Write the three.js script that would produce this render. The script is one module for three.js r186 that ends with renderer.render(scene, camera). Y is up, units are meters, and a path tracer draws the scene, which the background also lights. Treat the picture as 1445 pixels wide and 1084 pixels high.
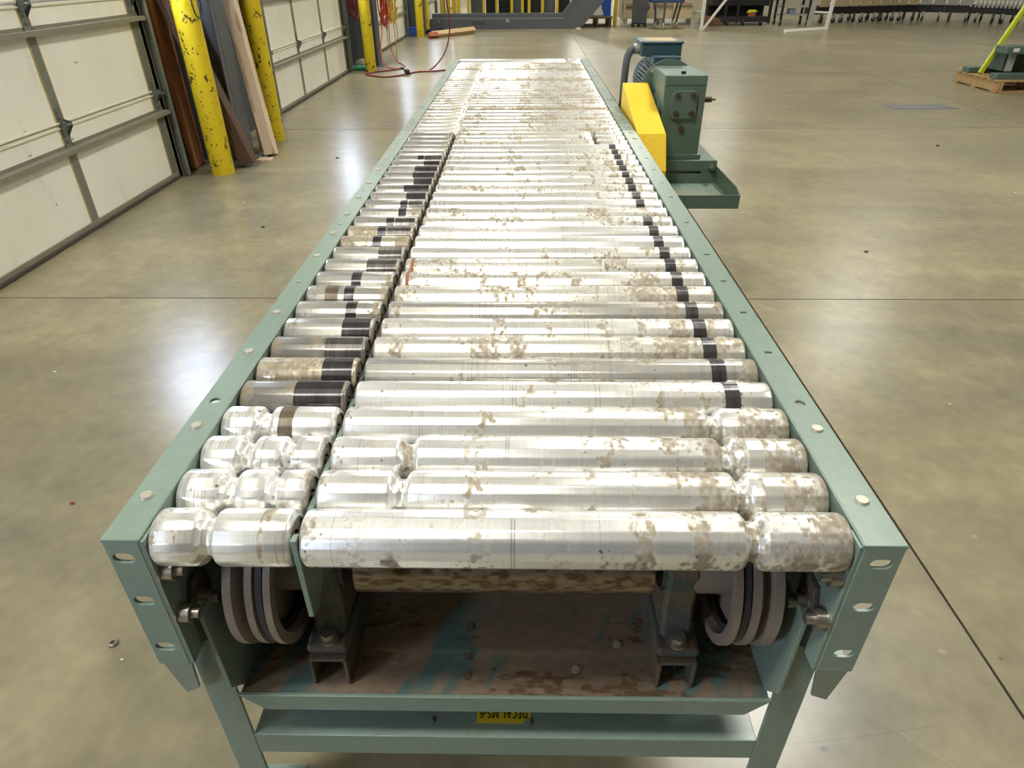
import * as THREE from 'three';
import { RoundedBoxGeometry } from 'three/addons/geometries/RoundedBoxGeometry.js';
import { mergeGeometries, toCreasedNormals } from 'three/addons/utils/BufferGeometryUtils.js';
import { RectAreaLightUniformsLib } from 'three/addons/lights/RectAreaLightUniformsLib.js';

// ---------------------------------------------------------------- camera, light, exposure
const scene = new THREE.Scene();
const camera = new THREE.PerspectiveCamera(60.53, 1445 / 1084, 0.05, 250);
camera.rotation.order = 'YXZ';
camera.position.set(0, 1.36, 0);
camera.rotation.set(THREE.MathUtils.degToRad(-32.589), THREE.MathUtils.degToRad(1.12), THREE.MathUtils.degToRad(-0.371));
const renderer = new THREE.WebGLRenderer({ antialias: true });
renderer.toneMapping = THREE.LinearToneMapping;
renderer.toneMappingExposure = 1.0;
renderer.shadowMap.enabled = true;
scene.background = new THREE.Color(0xbfd0e0);
RectAreaLightUniformsLib.init();
const LAMP_POWER = 69;                       // radiance of each high-bay lamp
const LAMP_COLOR = 0xfffdf2;
const LAMP_Y = 6.0;
const LAMPS = [];                             // [x, z, output] of three rows of lamps along the hall
for (const z of [0.3, -11.3, -24.1, -36.9, -49.7, -62.5]) LAMPS.push([-2.0, z, 1], [7.2, z - 2.1, 0.6]);
for (const z of [-4.5, -17.3, -30.1, -42.9, -55.7]) LAMPS.push([2.6, z, 1.25]);

// ---------------------------------------------------------------- helpers
let seed = 7;
function rnd() { seed = (seed + 0x6D2B79F5) | 0; let t = Math.imul(seed ^ (seed >>> 15), 1 | seed); t = (t + Math.imul(t ^ (t >>> 7), 61 | t)) ^ t; return ((t ^ (t >>> 14)) >>> 0) / 4294967296; }
const rr = (a, b) => a + (b - a) * rnd();
const clamp = (v, a = 0, b = 1) => Math.min(b, Math.max(a, v));
const mix = (a, b, t) => a + (b - a) * t;
const sm = (a, b, t) => { const k = clamp((t - a) / (b - a)); return k * k * (3 - 2 * k); };
function lattice(nx, ny) { const a = new Float32Array(nx * ny); for (let i = 0; i < a.length; i++) a[i] = rnd(); return { nx, ny, a }; }
function vn(l, u, v) {                         // tileable value noise, u and v in 0..1
  const x = u * l.nx, y = v * l.ny, xi = Math.floor(x), yi = Math.floor(y), fx = x - xi, fy = y - yi;
  const sx = fx * fx * (3 - 2 * fx), sy = fy * fy * (3 - 2 * fy);
  const X0 = ((xi % l.nx) + l.nx) % l.nx, X1 = (X0 + 1) % l.nx, Y0 = ((yi % l.ny) + l.ny) % l.ny, Y1 = (Y0 + 1) % l.ny;
  return mix(mix(l.a[X0 + Y0 * l.nx], l.a[X1 + Y0 * l.nx], sx), mix(l.a[X0 + Y1 * l.nx], l.a[X1 + Y1 * l.nx], sx), sy);
}
function fbmMaker(nx, ny, oct) { const ls = []; for (let o = 0; o < oct; o++) ls.push(lattice(nx << o, ny << o)); return (u, v) => { let s = 0, a = 0.5, t = 0; for (const l of ls) { s += a * vn(l, u, v); t += a; a *= 0.5; } return s / t; }; }
function texture(w, h, fn, srgb, repU = 1, repV = 1) {
  const d = new Uint8Array(w * h * 4);
  for (let y = 0; y < h; y++) for (let x = 0; x < w; x++) {
    const c = fn((x + 0.5) / w, (y + 0.5) / h, x, y), i = (y * w + x) * 4;
    d[i] = clamp(c[0], 0, 255); d[i + 1] = clamp(c[1], 0, 255); d[i + 2] = clamp(c[2], 0, 255); d[i + 3] = 255;
  }
  const t = new THREE.DataTexture(d, w, h, THREE.RGBAFormat);
  t.wrapS = t.wrapT = THREE.RepeatWrapping; t.magFilter = THREE.LinearFilter; t.minFilter = THREE.LinearMipmapLinearFilter; t.generateMipmaps = true;
  if (srgb) t.colorSpace = THREE.SRGBColorSpace;
  t.repeat.set(repU, repV); t.needsUpdate = true;
  return t;
}
const mat = (color, roughness = 0.6, metalness = 0, extra = {}) => new THREE.MeshStandardMaterial({ color, roughness, metalness, ...extra });
const mc = (a, b, t) => [mix(a[0], b[0], t), mix(a[1], b[1], t), mix(a[2], b[2], t)];

// geometry pieces, written in world metres; uv in metres by the way the face points
function metric(g) {
  g = g.index ? g.toNonIndexed() : g;
  const p = g.attributes.position, n = g.attributes.normal, uv = new Float32Array(p.count * 2);
  for (let i = 0; i < p.count; i += 3) {
    const ax = Math.abs(n.getX(i) + n.getX(i + 1) + n.getX(i + 2)), ay = Math.abs(n.getY(i) + n.getY(i + 1) + n.getY(i + 2)), az = Math.abs(n.getZ(i) + n.getZ(i + 1) + n.getZ(i + 2));
    for (let k = i; k < i + 3; k++) {
      const X = p.getX(k), Y = p.getY(k), Z = p.getZ(k);
      if (ay >= ax && ay >= az) { uv[2 * k] = X; uv[2 * k + 1] = Z; } else if (ax >= az) { uv[2 * k] = Z; uv[2 * k + 1] = Y; } else { uv[2 * k] = X; uv[2 * k + 1] = Y; }
    }
  }
  g.setAttribute('uv', new THREE.BufferAttribute(uv, 2));
  for (const k of Object.keys(g.attributes)) if (!['position', 'normal', 'uv'].includes(k)) g.deleteAttribute(k);
  return g;
}
function B(x0, x1, y0, y1, z0, z1, bev = 0) {
  const w = Math.abs(x1 - x0), h = Math.abs(y1 - y0), d = Math.abs(z1 - z0);
  const g = bev ? new RoundedBoxGeometry(w, h, d, 2, Math.min(bev, w / 2.01, h / 2.01, d / 2.01)) : new THREE.BoxGeometry(w, h, d);
  g.translate((x0 + x1) / 2, (y0 + y1) / 2, (z0 + z1) / 2);
  return metric(g);
}
function C(r, len, axis, x, y, z, seg = 24, r2 = r) {
  const g = new THREE.CylinderGeometry(r2, r, len, seg);
  if (axis === 'x') g.rotateZ(-Math.PI / 2); if (axis === 'z') g.rotateX(Math.PI / 2);
  g.translate(x, y, z); return metric(g);
}
const S = (r, x, y, z, sx = 1, sy = 1, sz = 1) => { const g = new THREE.SphereGeometry(r, 16, 12); g.scale(sx, sy, sz); g.translate(x, y, z); return metric(g); };
function T(points, r, seg = 40, rad = 8, closed = false) { return metric(new THREE.TubeGeometry(new THREE.CatmullRomCurve3(points.map((p) => new THREE.Vector3(...p)), closed), seg, r, rad, closed)); }
// bar of rectangular section between two points
function bar(a, b, w, h, bev = 0, roll = 0) {
  const A = new THREE.Vector3(...a), D = new THREE.Vector3(...b).sub(A), L = D.length();
  const g = bev ? new RoundedBoxGeometry(w, L, h, 2, bev) : new THREE.BoxGeometry(w, L, h);
  const gm = metric(g); gm.rotateY(roll);
  gm.applyQuaternion(new THREE.Quaternion().setFromUnitVectors(new THREE.Vector3(0, 1, 0), D.clone().normalize()));
  gm.translate(A.x + D.x / 2, A.y + D.y / 2, A.z + D.z / 2);
  return gm;
}
// polygon in a plane with thickness; plane 'xy' (thick in z), 'zy' (thick in x), 'xz' (thick in y); holes are point lists
function plate(plane, pts, at, thick, holes = [], bev = 0) {
  const sh = new THREE.Shape(pts.map((p) => new THREE.Vector2(p[0], p[1])));
  for (const h of holes) sh.holes.push(new THREE.Path(h.map((p) => new THREE.Vector2(p[0], p[1]))));
  const g = new THREE.ExtrudeGeometry(sh, { depth: thick, bevelEnabled: bev > 0, bevelSize: bev, bevelThickness: bev, bevelSegments: 1, curveSegments: 8 });
  if (plane === 'xy') g.translate(0, 0, at);
  if (plane === 'zy') { g.applyMatrix4(new THREE.Matrix4().set(0, 0, 1, at, 0, 1, 0, 0, 1, 0, 0, 0, 0, 0, 0, 1)); flip(g); }
  if (plane === 'xz') { g.applyMatrix4(new THREE.Matrix4().set(1, 0, 0, 0, 0, 0, 1, at, 0, 1, 0, 0, 0, 0, 0, 1)); flip(g); }
  return metric(g);
}
function flip(g) {                             // mirrored matrices turn the faces round
  const p = g.attributes.position, n = g.attributes.normal, a = p.array, m = n.array;
  for (let i = 0; i < p.count; i += 3) for (let k = 0; k < 3; k++) { let t = a[3 * (i + 1) + k]; a[3 * (i + 1) + k] = a[3 * (i + 2) + k]; a[3 * (i + 2) + k] = t; }
  g.computeVertexNormals();
}
const ring = (cx, cy, rx, ry = rx, n = 20) => Array.from({ length: n }, (_, i) => [cx + rx * Math.cos(i / n * 2 * Math.PI), cy + ry * Math.sin(i / n * 2 * Math.PI)]);
function slot(cx, cy, w, h, n = 8) { const r = h / 2, o = []; for (let i = 0; i <= n; i++) { const a = -Math.PI / 2 + i / n * Math.PI; o.push([cx + w / 2 - r + r * Math.cos(a), cy + r * Math.sin(a)]); } for (let i = 0; i <= n; i++) { const a = Math.PI / 2 + i / n * Math.PI; o.push([cx - w / 2 + r + r * Math.cos(a), cy + r * Math.sin(a)]); } return o; }
const rect = (x0, x1, y0, y1) => [[x0, y0], [x1, y0], [x1, y1], [x0, y1]];
// turned body along x: profile of [x, radius]; uv.x = metres along / 0.9, uv.y = once around
function turned(profile, seg = 40, ends = false) {
  const pos = [], uv = [], idx = []; let s = 0, total = 0, seam = -1;
  for (let i = 1; i < profile.length; i++) total += Math.hypot(profile[i][0] - profile[i - 1][0], profile[i][1] - profile[i - 1][1]);
  if (ends) { profile = profile.slice(); const k = profile.length - 9, q = [profile[k + 1][0] - 0.03, profile[k + 1][1]]; profile.splice(k + 1, 0, q, q.slice()); seam = k + 2; }
  const n = profile.length;
  for (let i = 0; i < n; i++) { if (i) s += Math.hypot(profile[i][0] - profile[i - 1][0], profile[i][1] - profile[i - 1][1]);
    for (let j = 0; j <= seg; j++) { const a = j / seg * 2 * Math.PI; pos.push(profile[i][0], profile[i][1] * Math.cos(a), profile[i][1] * Math.sin(a)); uv.push(seam >= 0 && i >= seam ? 1 - (total - s) / 0.9 : s / 0.9, j / seg); } }
  for (let i = 0; i < n - 1; i++) if (i !== seam - 1) for (let j = 0; j < seg; j++) { const a = i * (seg + 1) + j, b = a + seg + 1; idx.push(a, a + 1, b, a + 1, b + 1, b); }
  const g = new THREE.BufferGeometry(); g.setAttribute('position', new THREE.Float32BufferAttribute(pos, 3)); g.setAttribute('uv', new THREE.Float32BufferAttribute(uv, 2)); g.setIndex(idx);
  g.computeVertexNormals();
  return toCreasedNormals(g, 0.7);
}
const merge = (gs) => (Array.isArray(gs) ? (gs.length > 1 ? mergeGeometries(gs.map((g) => (g.index ? g.toNonIndexed() : g)), false) : gs[0]) : gs);

const taken = new Map();
function numbered(name) { const k = taken.get(name) || 0; taken.set(name, k + 1); return k ? name + '_' + String(k).padStart(3, '0') : name; }
function shadows(o) { o.castShadow = true; o.receiveShadow = true; return o; }
const origin = new Map();
function offsetOf(p) { const o = new THREE.Vector3(); while (p && p !== scene) { o.add(p.position); p = p.parent; } return o; }
function thing(name, label, category, at = [0, 0, 0], group) {
  const o = new THREE.Group(); o.name = numbered(name); o.position.set(...at); o.userData = { label, category }; if (group) o.userData.group = group;
  scene.add(o); return o;
}
function structure(name, label, category, at = [0, 0, 0]) { const o = thing(name, label, category, at); o.userData.kind = 'structure'; return o; }
// one mesh out of world-space pieces, hung under parent
function put(parent, name, gs, m, label) {
  const g = merge(gs), o = offsetOf(parent); g.translate(-o.x, -o.y, -o.z);
  const me = shadows(new THREE.Mesh(g, m)); me.name = name; if (label) me.userData.label = label; parent.add(me); return me;
}
function one(name, gs, m, label, category, at, group, kind) {  // a thing that is one mesh
  const g = merge(gs); g.translate(-at[0], -at[1], -at[2]);
  const me = shadows(new THREE.Mesh(g, m)); me.name = numbered(name); me.position.set(...at); me.userData = { label, category }; if (group) me.userData.group = group; if (kind) me.userData.kind = kind;
  scene.add(me); return me;
}
const hexHead = (r, len, axis, x, y, z) => C(r, len, axis, x, y, z, 6);

// ---------------------------------------------------------------- materials
const fA = fbmMaker(5, 5, 6), fB = fbmMaker(9, 9, 5), fC = fbmMaker(40, 40, 4), fD = fbmMaker(3, 3, 4), fE = fbmMaker(120, 120, 3), fS = fbmMaker(4, 24, 5);
const floorScr = Array.from({ length: 46 }, () => ({ x: rnd(), y: rnd(), a: rr(0, 6.28), l: rr(0.05, 0.3), c: rr(-1.5, 1.5), w: rr(0.0004, 0.0011), k: rr(0.25, 0.8) * (rnd() < 0.8 ? 1 : -1) }));
const SCR = new Float32Array(2048 * 2048);
for (const s of floorScr) { const n = Math.ceil(s.l * 2048 * 1.5); for (let i = 0; i < n; i++) { const t = i / n * s.l, a = s.a + s.c * t, x = s.x + Math.cos(a) * t, y = s.y + Math.sin(a) * t; const px = ((Math.floor(x * 2048) % 2048) + 2048) % 2048, py = ((Math.floor(y * 2048) % 2048) + 2048) % 2048; SCR[py * 2048 + px] = s.k * (rnd() < 0.85 ? 1 : 0.3); } }
const spots = Array.from({ length: 70 }, () => [rnd(), rnd(), rr(0.0006, 0.0028), rr(-1, 0.5)]);
const SPOT = new Float32Array(2048 * 2048);
for (const [x, y, r, k] of spots) { const R = Math.ceil(r * 2048); for (let j = -R; j <= R; j++) for (let i = -R; i <= R; i++) if (i * i + j * j * 2 <= R * R * rr(0.5, 1)) SPOT[(((Math.floor(y * 2048) + j) % 2048 + 2048) % 2048) * 2048 + ((Math.floor(x * 2048) + i) % 2048 + 2048) % 2048] = k; }
const floorMap = texture(2048, 2048, (u, v, x, y) => {
  const a = fA(u, v), b = fB(u + 0.3 * a, v), c = fC(u, v), e = fE(u, v), st = fS(u, v);
  let col = mc([128, 121, 100], [145, 137, 110], sm(0.3, 0.7, a * 0.6 + st * 0.4));
  col = mc(col, [117, 113, 99], 0.4 * sm(0.55, 0.75, b)); col = mc(col, [160, 148, 120], 0.25 * sm(0.55, 0.8, fD(v, u)));
  const g = 0.86 + 0.15 * c + 0.14 * e; let k = SCR[y * 2048 + x]; const s = SPOT[y * 2048 + x];
  col = col.map((q) => q * g + k * 22 + s * 38); return col;
}, true, 1 / 3.85, 1 / 3.85);
const M = {};
M.floor = new THREE.MeshPhysicalMaterial({ map: floorMap, roughness: 0.29, metalness: 0 });
M.joint = mat(0x2b2620, 0.9);

// rollers: bright worn zinc with turning lines, brown dirt patches, dark specks
function rollerMaterial(dirt, tint, lines, right = 0.09) {
  const p1 = fbmMaker(26, 4, 5), p2 = fbmMaker(160, 30, 3), p3 = fbmMaker(6, 2, 3), st = fbmMaker(3, 90, 2), cl = fbmMaker(16, 3, 3), gr = fbmMaker(90, 14, 4);
  const W = 1024, Hh = 256, line = new Float32Array(W), scr = new Float32Array(W);
  for (let i = 0; i < W; i++) line[i] = rr(-0.35, 0.35);
  for (let k = 0; k < lines; k++) { const c = rnd(), n = 1 + Math.floor(rnd() * 4); for (let q = 0; q < n; q++) scr[Math.floor((c + rr(0, 0.03)) * W) % W] = rr(0.25, 0.9); }
  const bands = Array.from({ length: 6 }, () => [rnd(), rr(0.008, 0.03), rr(0.3, 1)]);
  const sp = new Float32Array(W * Hh);
  for (let k = 0; k < 34; k++) { const x = rnd() * W, y = rnd() * Hh, q = rr(0.7, 2.6); for (let j = -4; j <= 4; j++) for (let i = -4; i <= 4; i++) if (i * i + j * j < q * q) sp[((Math.floor(y) + j + Hh) % Hh) * W + (Math.floor(x) + i + W) % W] = rr(0.4, 1); }
  const D = new Float32Array(W * Hh);
  for (let y = 0; y < Hh; y++) for (let x = 0; x < W; x++) {
    const u = x / W, v = y / Hh, g = p2(u, v); let m = 0;
    for (const [c, w, q] of bands) m = Math.max(m, q * (1 - sm(0.5 * w, w, Math.abs(u - c))));
    const n = p1(u, v) * 0.72 + g * 0.28 + 0.3 * (p3(u, v) - 0.5) + right * sm(0.42, 0.66, u);
    let d = sm(0.66 - dirt * 0.3, 0.8 - dirt * 0.3, n) * (0.3 + 0.9 * g);
    d = Math.max(d, m * 0.75 * sm(0.5, 0.62, p1(v * 0.7 + u, v) * 0.4 + g * 0.6));
    const e = Math.min(u, 1 - u) * 0.9, reach = 0.006 + 0.022 * gr(u * 0.2, v);   // grime caked round both ends, ragged edge
    d = Math.max(d, 0.85 * (1 - sm(reach * 0.55, reach, e)) * (0.55 + 0.6 * g));
    D[y * W + x] = clamp(d);
  }
  const color = texture(W, Hh, (u, v, x, y) => {
    const d = D[y * W + x]; let c = tint.map((q) => q * (1 + 0.05 * line[x] + 0.06 * (st(u, v) - 0.5)));
    c = mc(c, [96, 92, 88], 0.6 * scr[x] * sm(0.42, 0.6, cl(u, v)));
    c = mc(c, mc([146, 134, 112], [112, 98, 78], p2(v, u)), d * 0.85); return mc(c, [50, 43, 36], sp[y * W + x] * 0.75);
  }, true);
  const rm = texture(W, Hh, (u, v, x, y) => { const d = D[y * W + x]; return [0, mix(76 + 16 * line[x], 150, d), mix(190, 50, d)]; }, false);
  return new THREE.MeshStandardMaterial({ map: color, roughnessMap: rm, metalnessMap: rm, roughness: 1, metalness: 1 });
}
const RM = [[0.02, [250, 250, 250], 16], [0.2, [249, 249, 247], 14], [0.34, [247, 246, 242], 12], [0.48, [245, 243, 236], 10], [0.08, [198, 196, 192], 30], [0.8, [222, 214, 196], 8]].map((a) => rollerMaterial(...a));
const RMfront = [rollerMaterial(0.2, [248, 249, 250], 10, 0.2), rollerMaterial(0.28, [247, 247, 245], 12, 0.22)];
const RMdark = rollerMaterial(0.4, [150, 147, 142], 40);
function streaked(a, b, rough, metal) { const L = Array.from({ length: 512 }, () => rnd()), n = fbmMaker(60, 8, 3), w = fbmMaker(10, 3, 2); return mat(0xffffff, rough, metal, { map: texture(512, 128, (u, v, x) => { const t = clamp(0.35 * L[x] + 0.5 * n(u, v) + 0.5 * (w(u, v) - 0.5)); return mc(a, b, t); }, true, 6, 1) }); }
M.tape = streaked([34, 32, 36], [84, 80, 80], 0.3, 0.45); M.tapeGrey = streaked([52, 49, 53], [112, 107, 108], 0.28, 0.5); M.tapeWorn = streaked([66, 63, 62], [140, 136, 130], 0.32, 0.6); M.tapeBrown = streaked([74, 62, 50], [130, 116, 98], 0.45, 0.3);
M.axle = mat(0x6a655c, 0.5, 0.7);
// teal machine paint
const pN = fbmMaker(6, 6, 5), pF = fbmMaker(60, 60, 3);
const tealMap = texture(512, 512, (u, v) => { const a = pN(u, v), f = pF(u, v); let c = mc([122, 141, 131], [132, 150, 140], a); c = mc(c, [120, 110, 92], 0.35 * sm(0.66, 0.78, a * 0.5 + f * 0.5)); return c.map((q) => q * (0.97 + 0.06 * f)); }, true, 1 / 0.6, 1 / 0.6);
M.teal = new THREE.MeshPhysicalMaterial({ map: tealMap, roughness: 0.3, metalness: 0 });
const tealDustMap = texture(512, 512, (u, v) => { const a = pN(v, u), f = pF(u, v); let c = mc([106, 127, 117], [134, 137, 122], sm(0.4, 0.7, a * 0.7 + f * 0.3)); return c.map((q) => q * (0.94 + 0.1 * f)); }, true, 1 / 0.7, 1 / 0.7);
M.tealDust = mat(0xffffff, 0.5, 0, { map: tealDustMap });
const gearMap = texture(256, 256, (u, v) => { const a = pN(u, v), f = pF(u, v); let c = mc([88, 108, 98], [100, 120, 108], a); return mc(c, [112, 86, 58], 0.6 * sm(0.7, 0.8, a * 0.4 + f * 0.6)); }, true, 1 / 0.4, 1 / 0.4);
M.gear = mat(0xffffff, 0.42, 0, { map: gearMap });
M.motor = mat(0x35505a, 0.45); M.fin = mat(0x7f8a86, 0.5, 0.3);
const dR = fbmMaker(14, 4, 5), dS = fbmMaker(40, 6, 4);
const panMap = texture(1024, 512, (u, v) => {      // brown dust over teal, rubbed off in streaks
  const f = pF(u, v), bare = sm(0.56, 0.66, dR(u + 0.12 * v, v * 0.5) * 0.6 + dS(u + 0.25 * v, v) * 0.4), rust = sm(0.63, 0.74, dR(v, u) * 0.6 + pF(v, u) * 0.4);
  let c = mc([146, 126, 104], [120, 104, 88], pN(u, v)); c = mc(c, [78, 112, 112], bare * 0.85); c = mc(c, [88, 58, 30], rust * 0.7); return c.map((q) => q * (0.88 + 0.2 * f));
}, true, 1 / 0.9, 1 / 0.45);
M.pan = mat(0xffffff, 0.75, 0, { map: panMap });
const dustMap = texture(256, 256, (u, v) => { const a = pN(u, v), f = pF(u, v); let c = mc([104, 90, 74], [78, 84, 80], sm(0.45, 0.62, a)); return c.map((q) => q * (0.85 + 0.25 * f)); }, true, 4, 4);
M.dusty = mat(0xffffff, 0.7, 0.1, { map: dustMap });
M.sheave = mat(0xffffff, 0.55, 0.25, { map: texture(256, 256, (u, v) => { const f = pF(u, v); return mc([160, 147, 134], [130, 121, 114], f); }, true, 4, 4) });
M.sheaveDark = mat(0x3c3a3d, 0.6, 0.2);
M.shaft = mat(0xffffff, 0.4, 0.7, { map: texture(512, 64, (u, v) => { const a = dS(u, v); return mc([152, 140, 118], [104, 80, 56], sm(0.35, 0.8, a)); }, true, 1.6, 8) });
M.bolt = mat(0xa9a49a, 0.35, 0.85); M.boltDull = mat(0xb7b5a6, 0.5, 0.45); M.bare = mat(0xdedcd6, 0.3, 0.6); M.boltRust = mat(0x5a4638, 0.6, 0.5);
M.yellowGuard = mat(0xffffff, 0.45, 0, { map: texture(256, 256, (u, v) => { const f = pF(u, v); return mc([246, 206, 44], [236, 194, 42], f).map((q) => q * (fE(u, v) > 0.78 ? 0.8 : 1)); }, true, 2, 2) });
// yellow bollard paint with dark chips
const chipN = fbmMaker(12, 24, 4), chipM = fbmMaker(3, 6, 2), chipS = fbmMaker(50, 100, 2);
const bollMap = texture(512, 1024, (u, v) => { const a = chipN(u, v) * 0.55 + chipS(u, v) * 0.45 + 0.28 * (chipM(u, v) - 0.5), chip = sm(0.675, 0.69, a); let c = mc([214, 190, 22], [196, 170, 20], pN(u, v)); c = mc(c, [188, 140, 20], 0.6 * sm(0.64, 0.675, a)); return mc(c, [70, 56, 34], chip); }, true, 1 / 0.55, 1 / 1.1);
M.bollard = mat(0xffffff, 0.5, 0, { map: bollMap });
// dock doors
const smN = fbmMaker(5, 5, 5), smV = fbmMaker(18, 3, 4);
const doorMap = texture(1024, 1024, (u, v) => { const a = smN(u, v), b = smV(u, v), f = pF(u, v); let c = mc([248, 246, 236], [240, 237, 224], a); c = mc(c, [214, 208, 186], 0.35 * sm(0.58, 0.8, b * 0.6 + a * 0.4)); c = mc(c, [120, 108, 92], 0.7 * sm(0.74, 0.8, f * 0.5 + b * 0.5)); return c; }, true, 1 / 1.4, 1 / 1.4);
M.door = mat(0xffffff, 0.45, 0, { map: doorMap });
M.doorRail = mat(0xd9d4bd, 0.45); M.caulk = mat(0xc8ad6c, 0.7);
const galvMap = texture(256, 256, (u, v) => { const a = pN(u, v), f = pF(u, v); return mc([122, 128, 122], [150, 152, 142], a * 0.6 + f * 0.4); }, true, 3, 3);
M.galv = mat(0xffffff, 0.5, 0.45, { map: galvMap }); M.galvDark = mat(0x747876, 0.55, 0.4);
M.strutDust = mat(0xffffff, 0.6, 0.2, { map: texture(256, 256, (u, v) => { const a = pN(u, v), f = pF(u, v); return mc([150, 144, 126], [128, 126, 116], a * 0.5 + f * 0.5); }, true, 3, 3) });
M.seal = mat(0x4a453f, 0.8); M.rubber = mat(0x2b2a29, 0.85); M.black = mat(0x17171a, 0.6); M.blackGloss = mat(0x1b1b1d, 0.3);
M.pierWall = mat(0x45484a, 0.8); M.column = mat(0xffffff, 0.55, 0.1, { map: texture(256, 256, (u, v) => { const f = pF(u, v), a = pN(u, v); return mc([84, 88, 92], [98, 101, 103], a * 0.5 + f * 0.5); }, true, 2, 2) });
M.rustPlate = mat(0x96624a, 0.8);
// wood
function wood(a, b, knots) { const g1 = fbmMaker(40, 2, 4), g2 = fbmMaker(6, 3, 4), kn = fbmMaker(9, 5, 3); return mat(0xffffff, 0.7, 0, { map: texture(256, 512, (u, v) => { const w = g2(u, v), t = clamp(g1(u + 0.08 * w, v) * 1.2 - 0.1); let c = mc(a, b, t); return mc(c, [70, 44, 26], knots * sm(0.68, 0.74, kn(u, v))); }, true, 4, 1) }); }
M.pine = wood([222, 200, 176], [204, 178, 152], 0.25); M.pineDark = wood([150, 122, 94], [120, 96, 72], 0.4); M.redwood = wood([208, 142, 94], [142, 86, 54], 0.7); M.creosote = wood([74, 56, 44], [40, 32, 28], 0.5); M.brownTimber = wood([112, 84, 66], [66, 48, 38], 0.6);
M.lumber = wood([204, 176, 130], [174, 142, 98], 0.3); M.lumberRed = wood([168, 96, 52], [130, 70, 40], 0.3); M.pallet = wood([190, 160, 108], [150, 120, 78], 0.4); M.palletDark = wood([120, 86, 52], [76, 54, 34], 0.5);
M.orange = mat(0xc6482a, 0.5); M.yellowCord = mat(0xd7b532, 0.5); M.hoseRed = mat(0x7a2c33, 0.4); M.hoseBlack = mat(0x2a2226, 0.5);
M.steelGrey = mat(0x55585c, 0.5, 0.05); M.steelGreyEdge = mat(0x8f8f8a, 0.5, 0.2);
M.white = mat(0xd8d6cc, 0.5); M.navy = mat(0x2c3a66, 0.5); M.blue = mat(0x2a4fae, 0.5); M.yellowPost = mat(0xc8ac25, 0.5); M.tan = mat(0xb3a382, 0.8); M.tanDark = mat(0x8f8064, 0.8);
M.grey = mat(0x4d5153, 0.65); M.greyLight = mat(0xa5a59c, 0.5, 0.2); M.greenM = mat(0x4b6157, 0.5); M.lime = mat(0xb9c41e, 0.45); M.ceiling = mat(0xe6e4dc, 0.9); M.wallGrey = mat(0x77756e, 0.85); M.wall = mat(0xcfccc0, 0.85);
M.lamp = new THREE.MeshStandardMaterial({ color: 0xffffff, emissive: LAMP_COLOR, emissiveIntensity: 15, roughness: 0.4 });
M.lampBody = mat(0xb8bab8, 0.4, 0.5);

// ---------------------------------------------------------------- building shell
const X0 = -2.62, X1 = 14.5, Z0 = 16, Z1 = -70, CEIL = 6.6;
const DOORS = [4.02, -1.68, -7.38, -13.08, -18.78, -24.48].map((z) => [z, z - 3.35]);
const floor = structure('floor', 'polished tan concrete warehouse floor cut into square slabs', 'floor', [0, 0, 0]);
{
  const J = 0.0036, xs = [-3.0, 1.07, 4.92, 8.77, 12.62, X1 + 0.3], zs = [16.3, 12.51, 8.66, 4.81, 0.96, -2.89, -6.74, -10.59, -14.44, -18.29, -22.14, -37.5, -52.9, Z1 - 0.3];
  put(floor, 'joint_filler', [B(-3, X1 + 0.3, -0.2, -0.006, Z1 - 0.3, 16.3)], M.joint, 'dark dirt-filled saw-cut joints');
  for (let i = 0; i < xs.length - 1; i++) for (let k = 0; k < zs.length - 1; k++) {
    const g = B(xs[i] + J, xs[i + 1] - J, -0.005, 0, zs[k + 1] + J, zs[k] - J), uv = g.attributes.uv, ou = rnd() * 3.85, ov = rnd() * 3.85;
    for (let q = 0; q < uv.count; q++) uv.setXY(q, uv.getX(q) + ou, uv.getY(q) + ov);
    put(floor, 'concrete_slab', [g], M.floor);
  }
}
const ceiling = structure('ceiling', 'white roof deck high above the floor', 'ceiling', [8, CEIL, -40]);
put(ceiling, 'roof_deck', [B(X0 - 0.3, X1 + 0.3, CEIL, CEIL + 0.2, Z1 - 0.3, Z0 + 0.3)], M.ceiling);
for (let z = 12; z > -69; z -= 6.4) put(ceiling, 'roof_joist', [B(X0, X1, CEIL - 0.28, CEIL, z - 0.06, z + 0.06)], M.wall);
const wr = structure('wall_right', 'plain light wall closing the far side of the hall', 'wall', [X1, 0, -40]); put(wr, 'wall_face', [B(X1, X1 + 0.3, 0, CEIL, Z1, Z0)], M.wall);
const wb = structure('wall_back', 'plain light wall at the far end of the hall', 'wall', [8, 0, Z1]); put(wb, 'wall_face', [B(X0 - 0.3, X1 + 0.3, 0, CEIL, Z1 - 0.3, Z1)], M.wall);
const wf = structure('wall_front', 'plain grey wall behind the conveyor', 'wall', [8, 0, Z0]); put(wf, 'wall_face', [B(X0 - 0.3, X1 + 0.3, 0, CEIL, Z0, Z0 + 0.3)], M.wallGrey);
const wl = structure('wall_left', 'dark steel piers and white wall above the row of dock doors', 'wall', [X0, 0, -20]);
{
  const edges = [Z0, ...DOORS.flat(), Z1];
  for (let i = 0; i < edges.length; i += 2) put(wl, 'pier', [B(X0 - 0.3, X0 - 0.02, 0, 3.05, edges[i + 1] - 0.02, edges[i] + 0.02)], i > 8 ? M.wall : M.pierWall);
  put(wl, 'upper_wall', [B(X0 - 0.3, X0, 3.05, CEIL, Z1, Z0)], M.wall);
}
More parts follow.
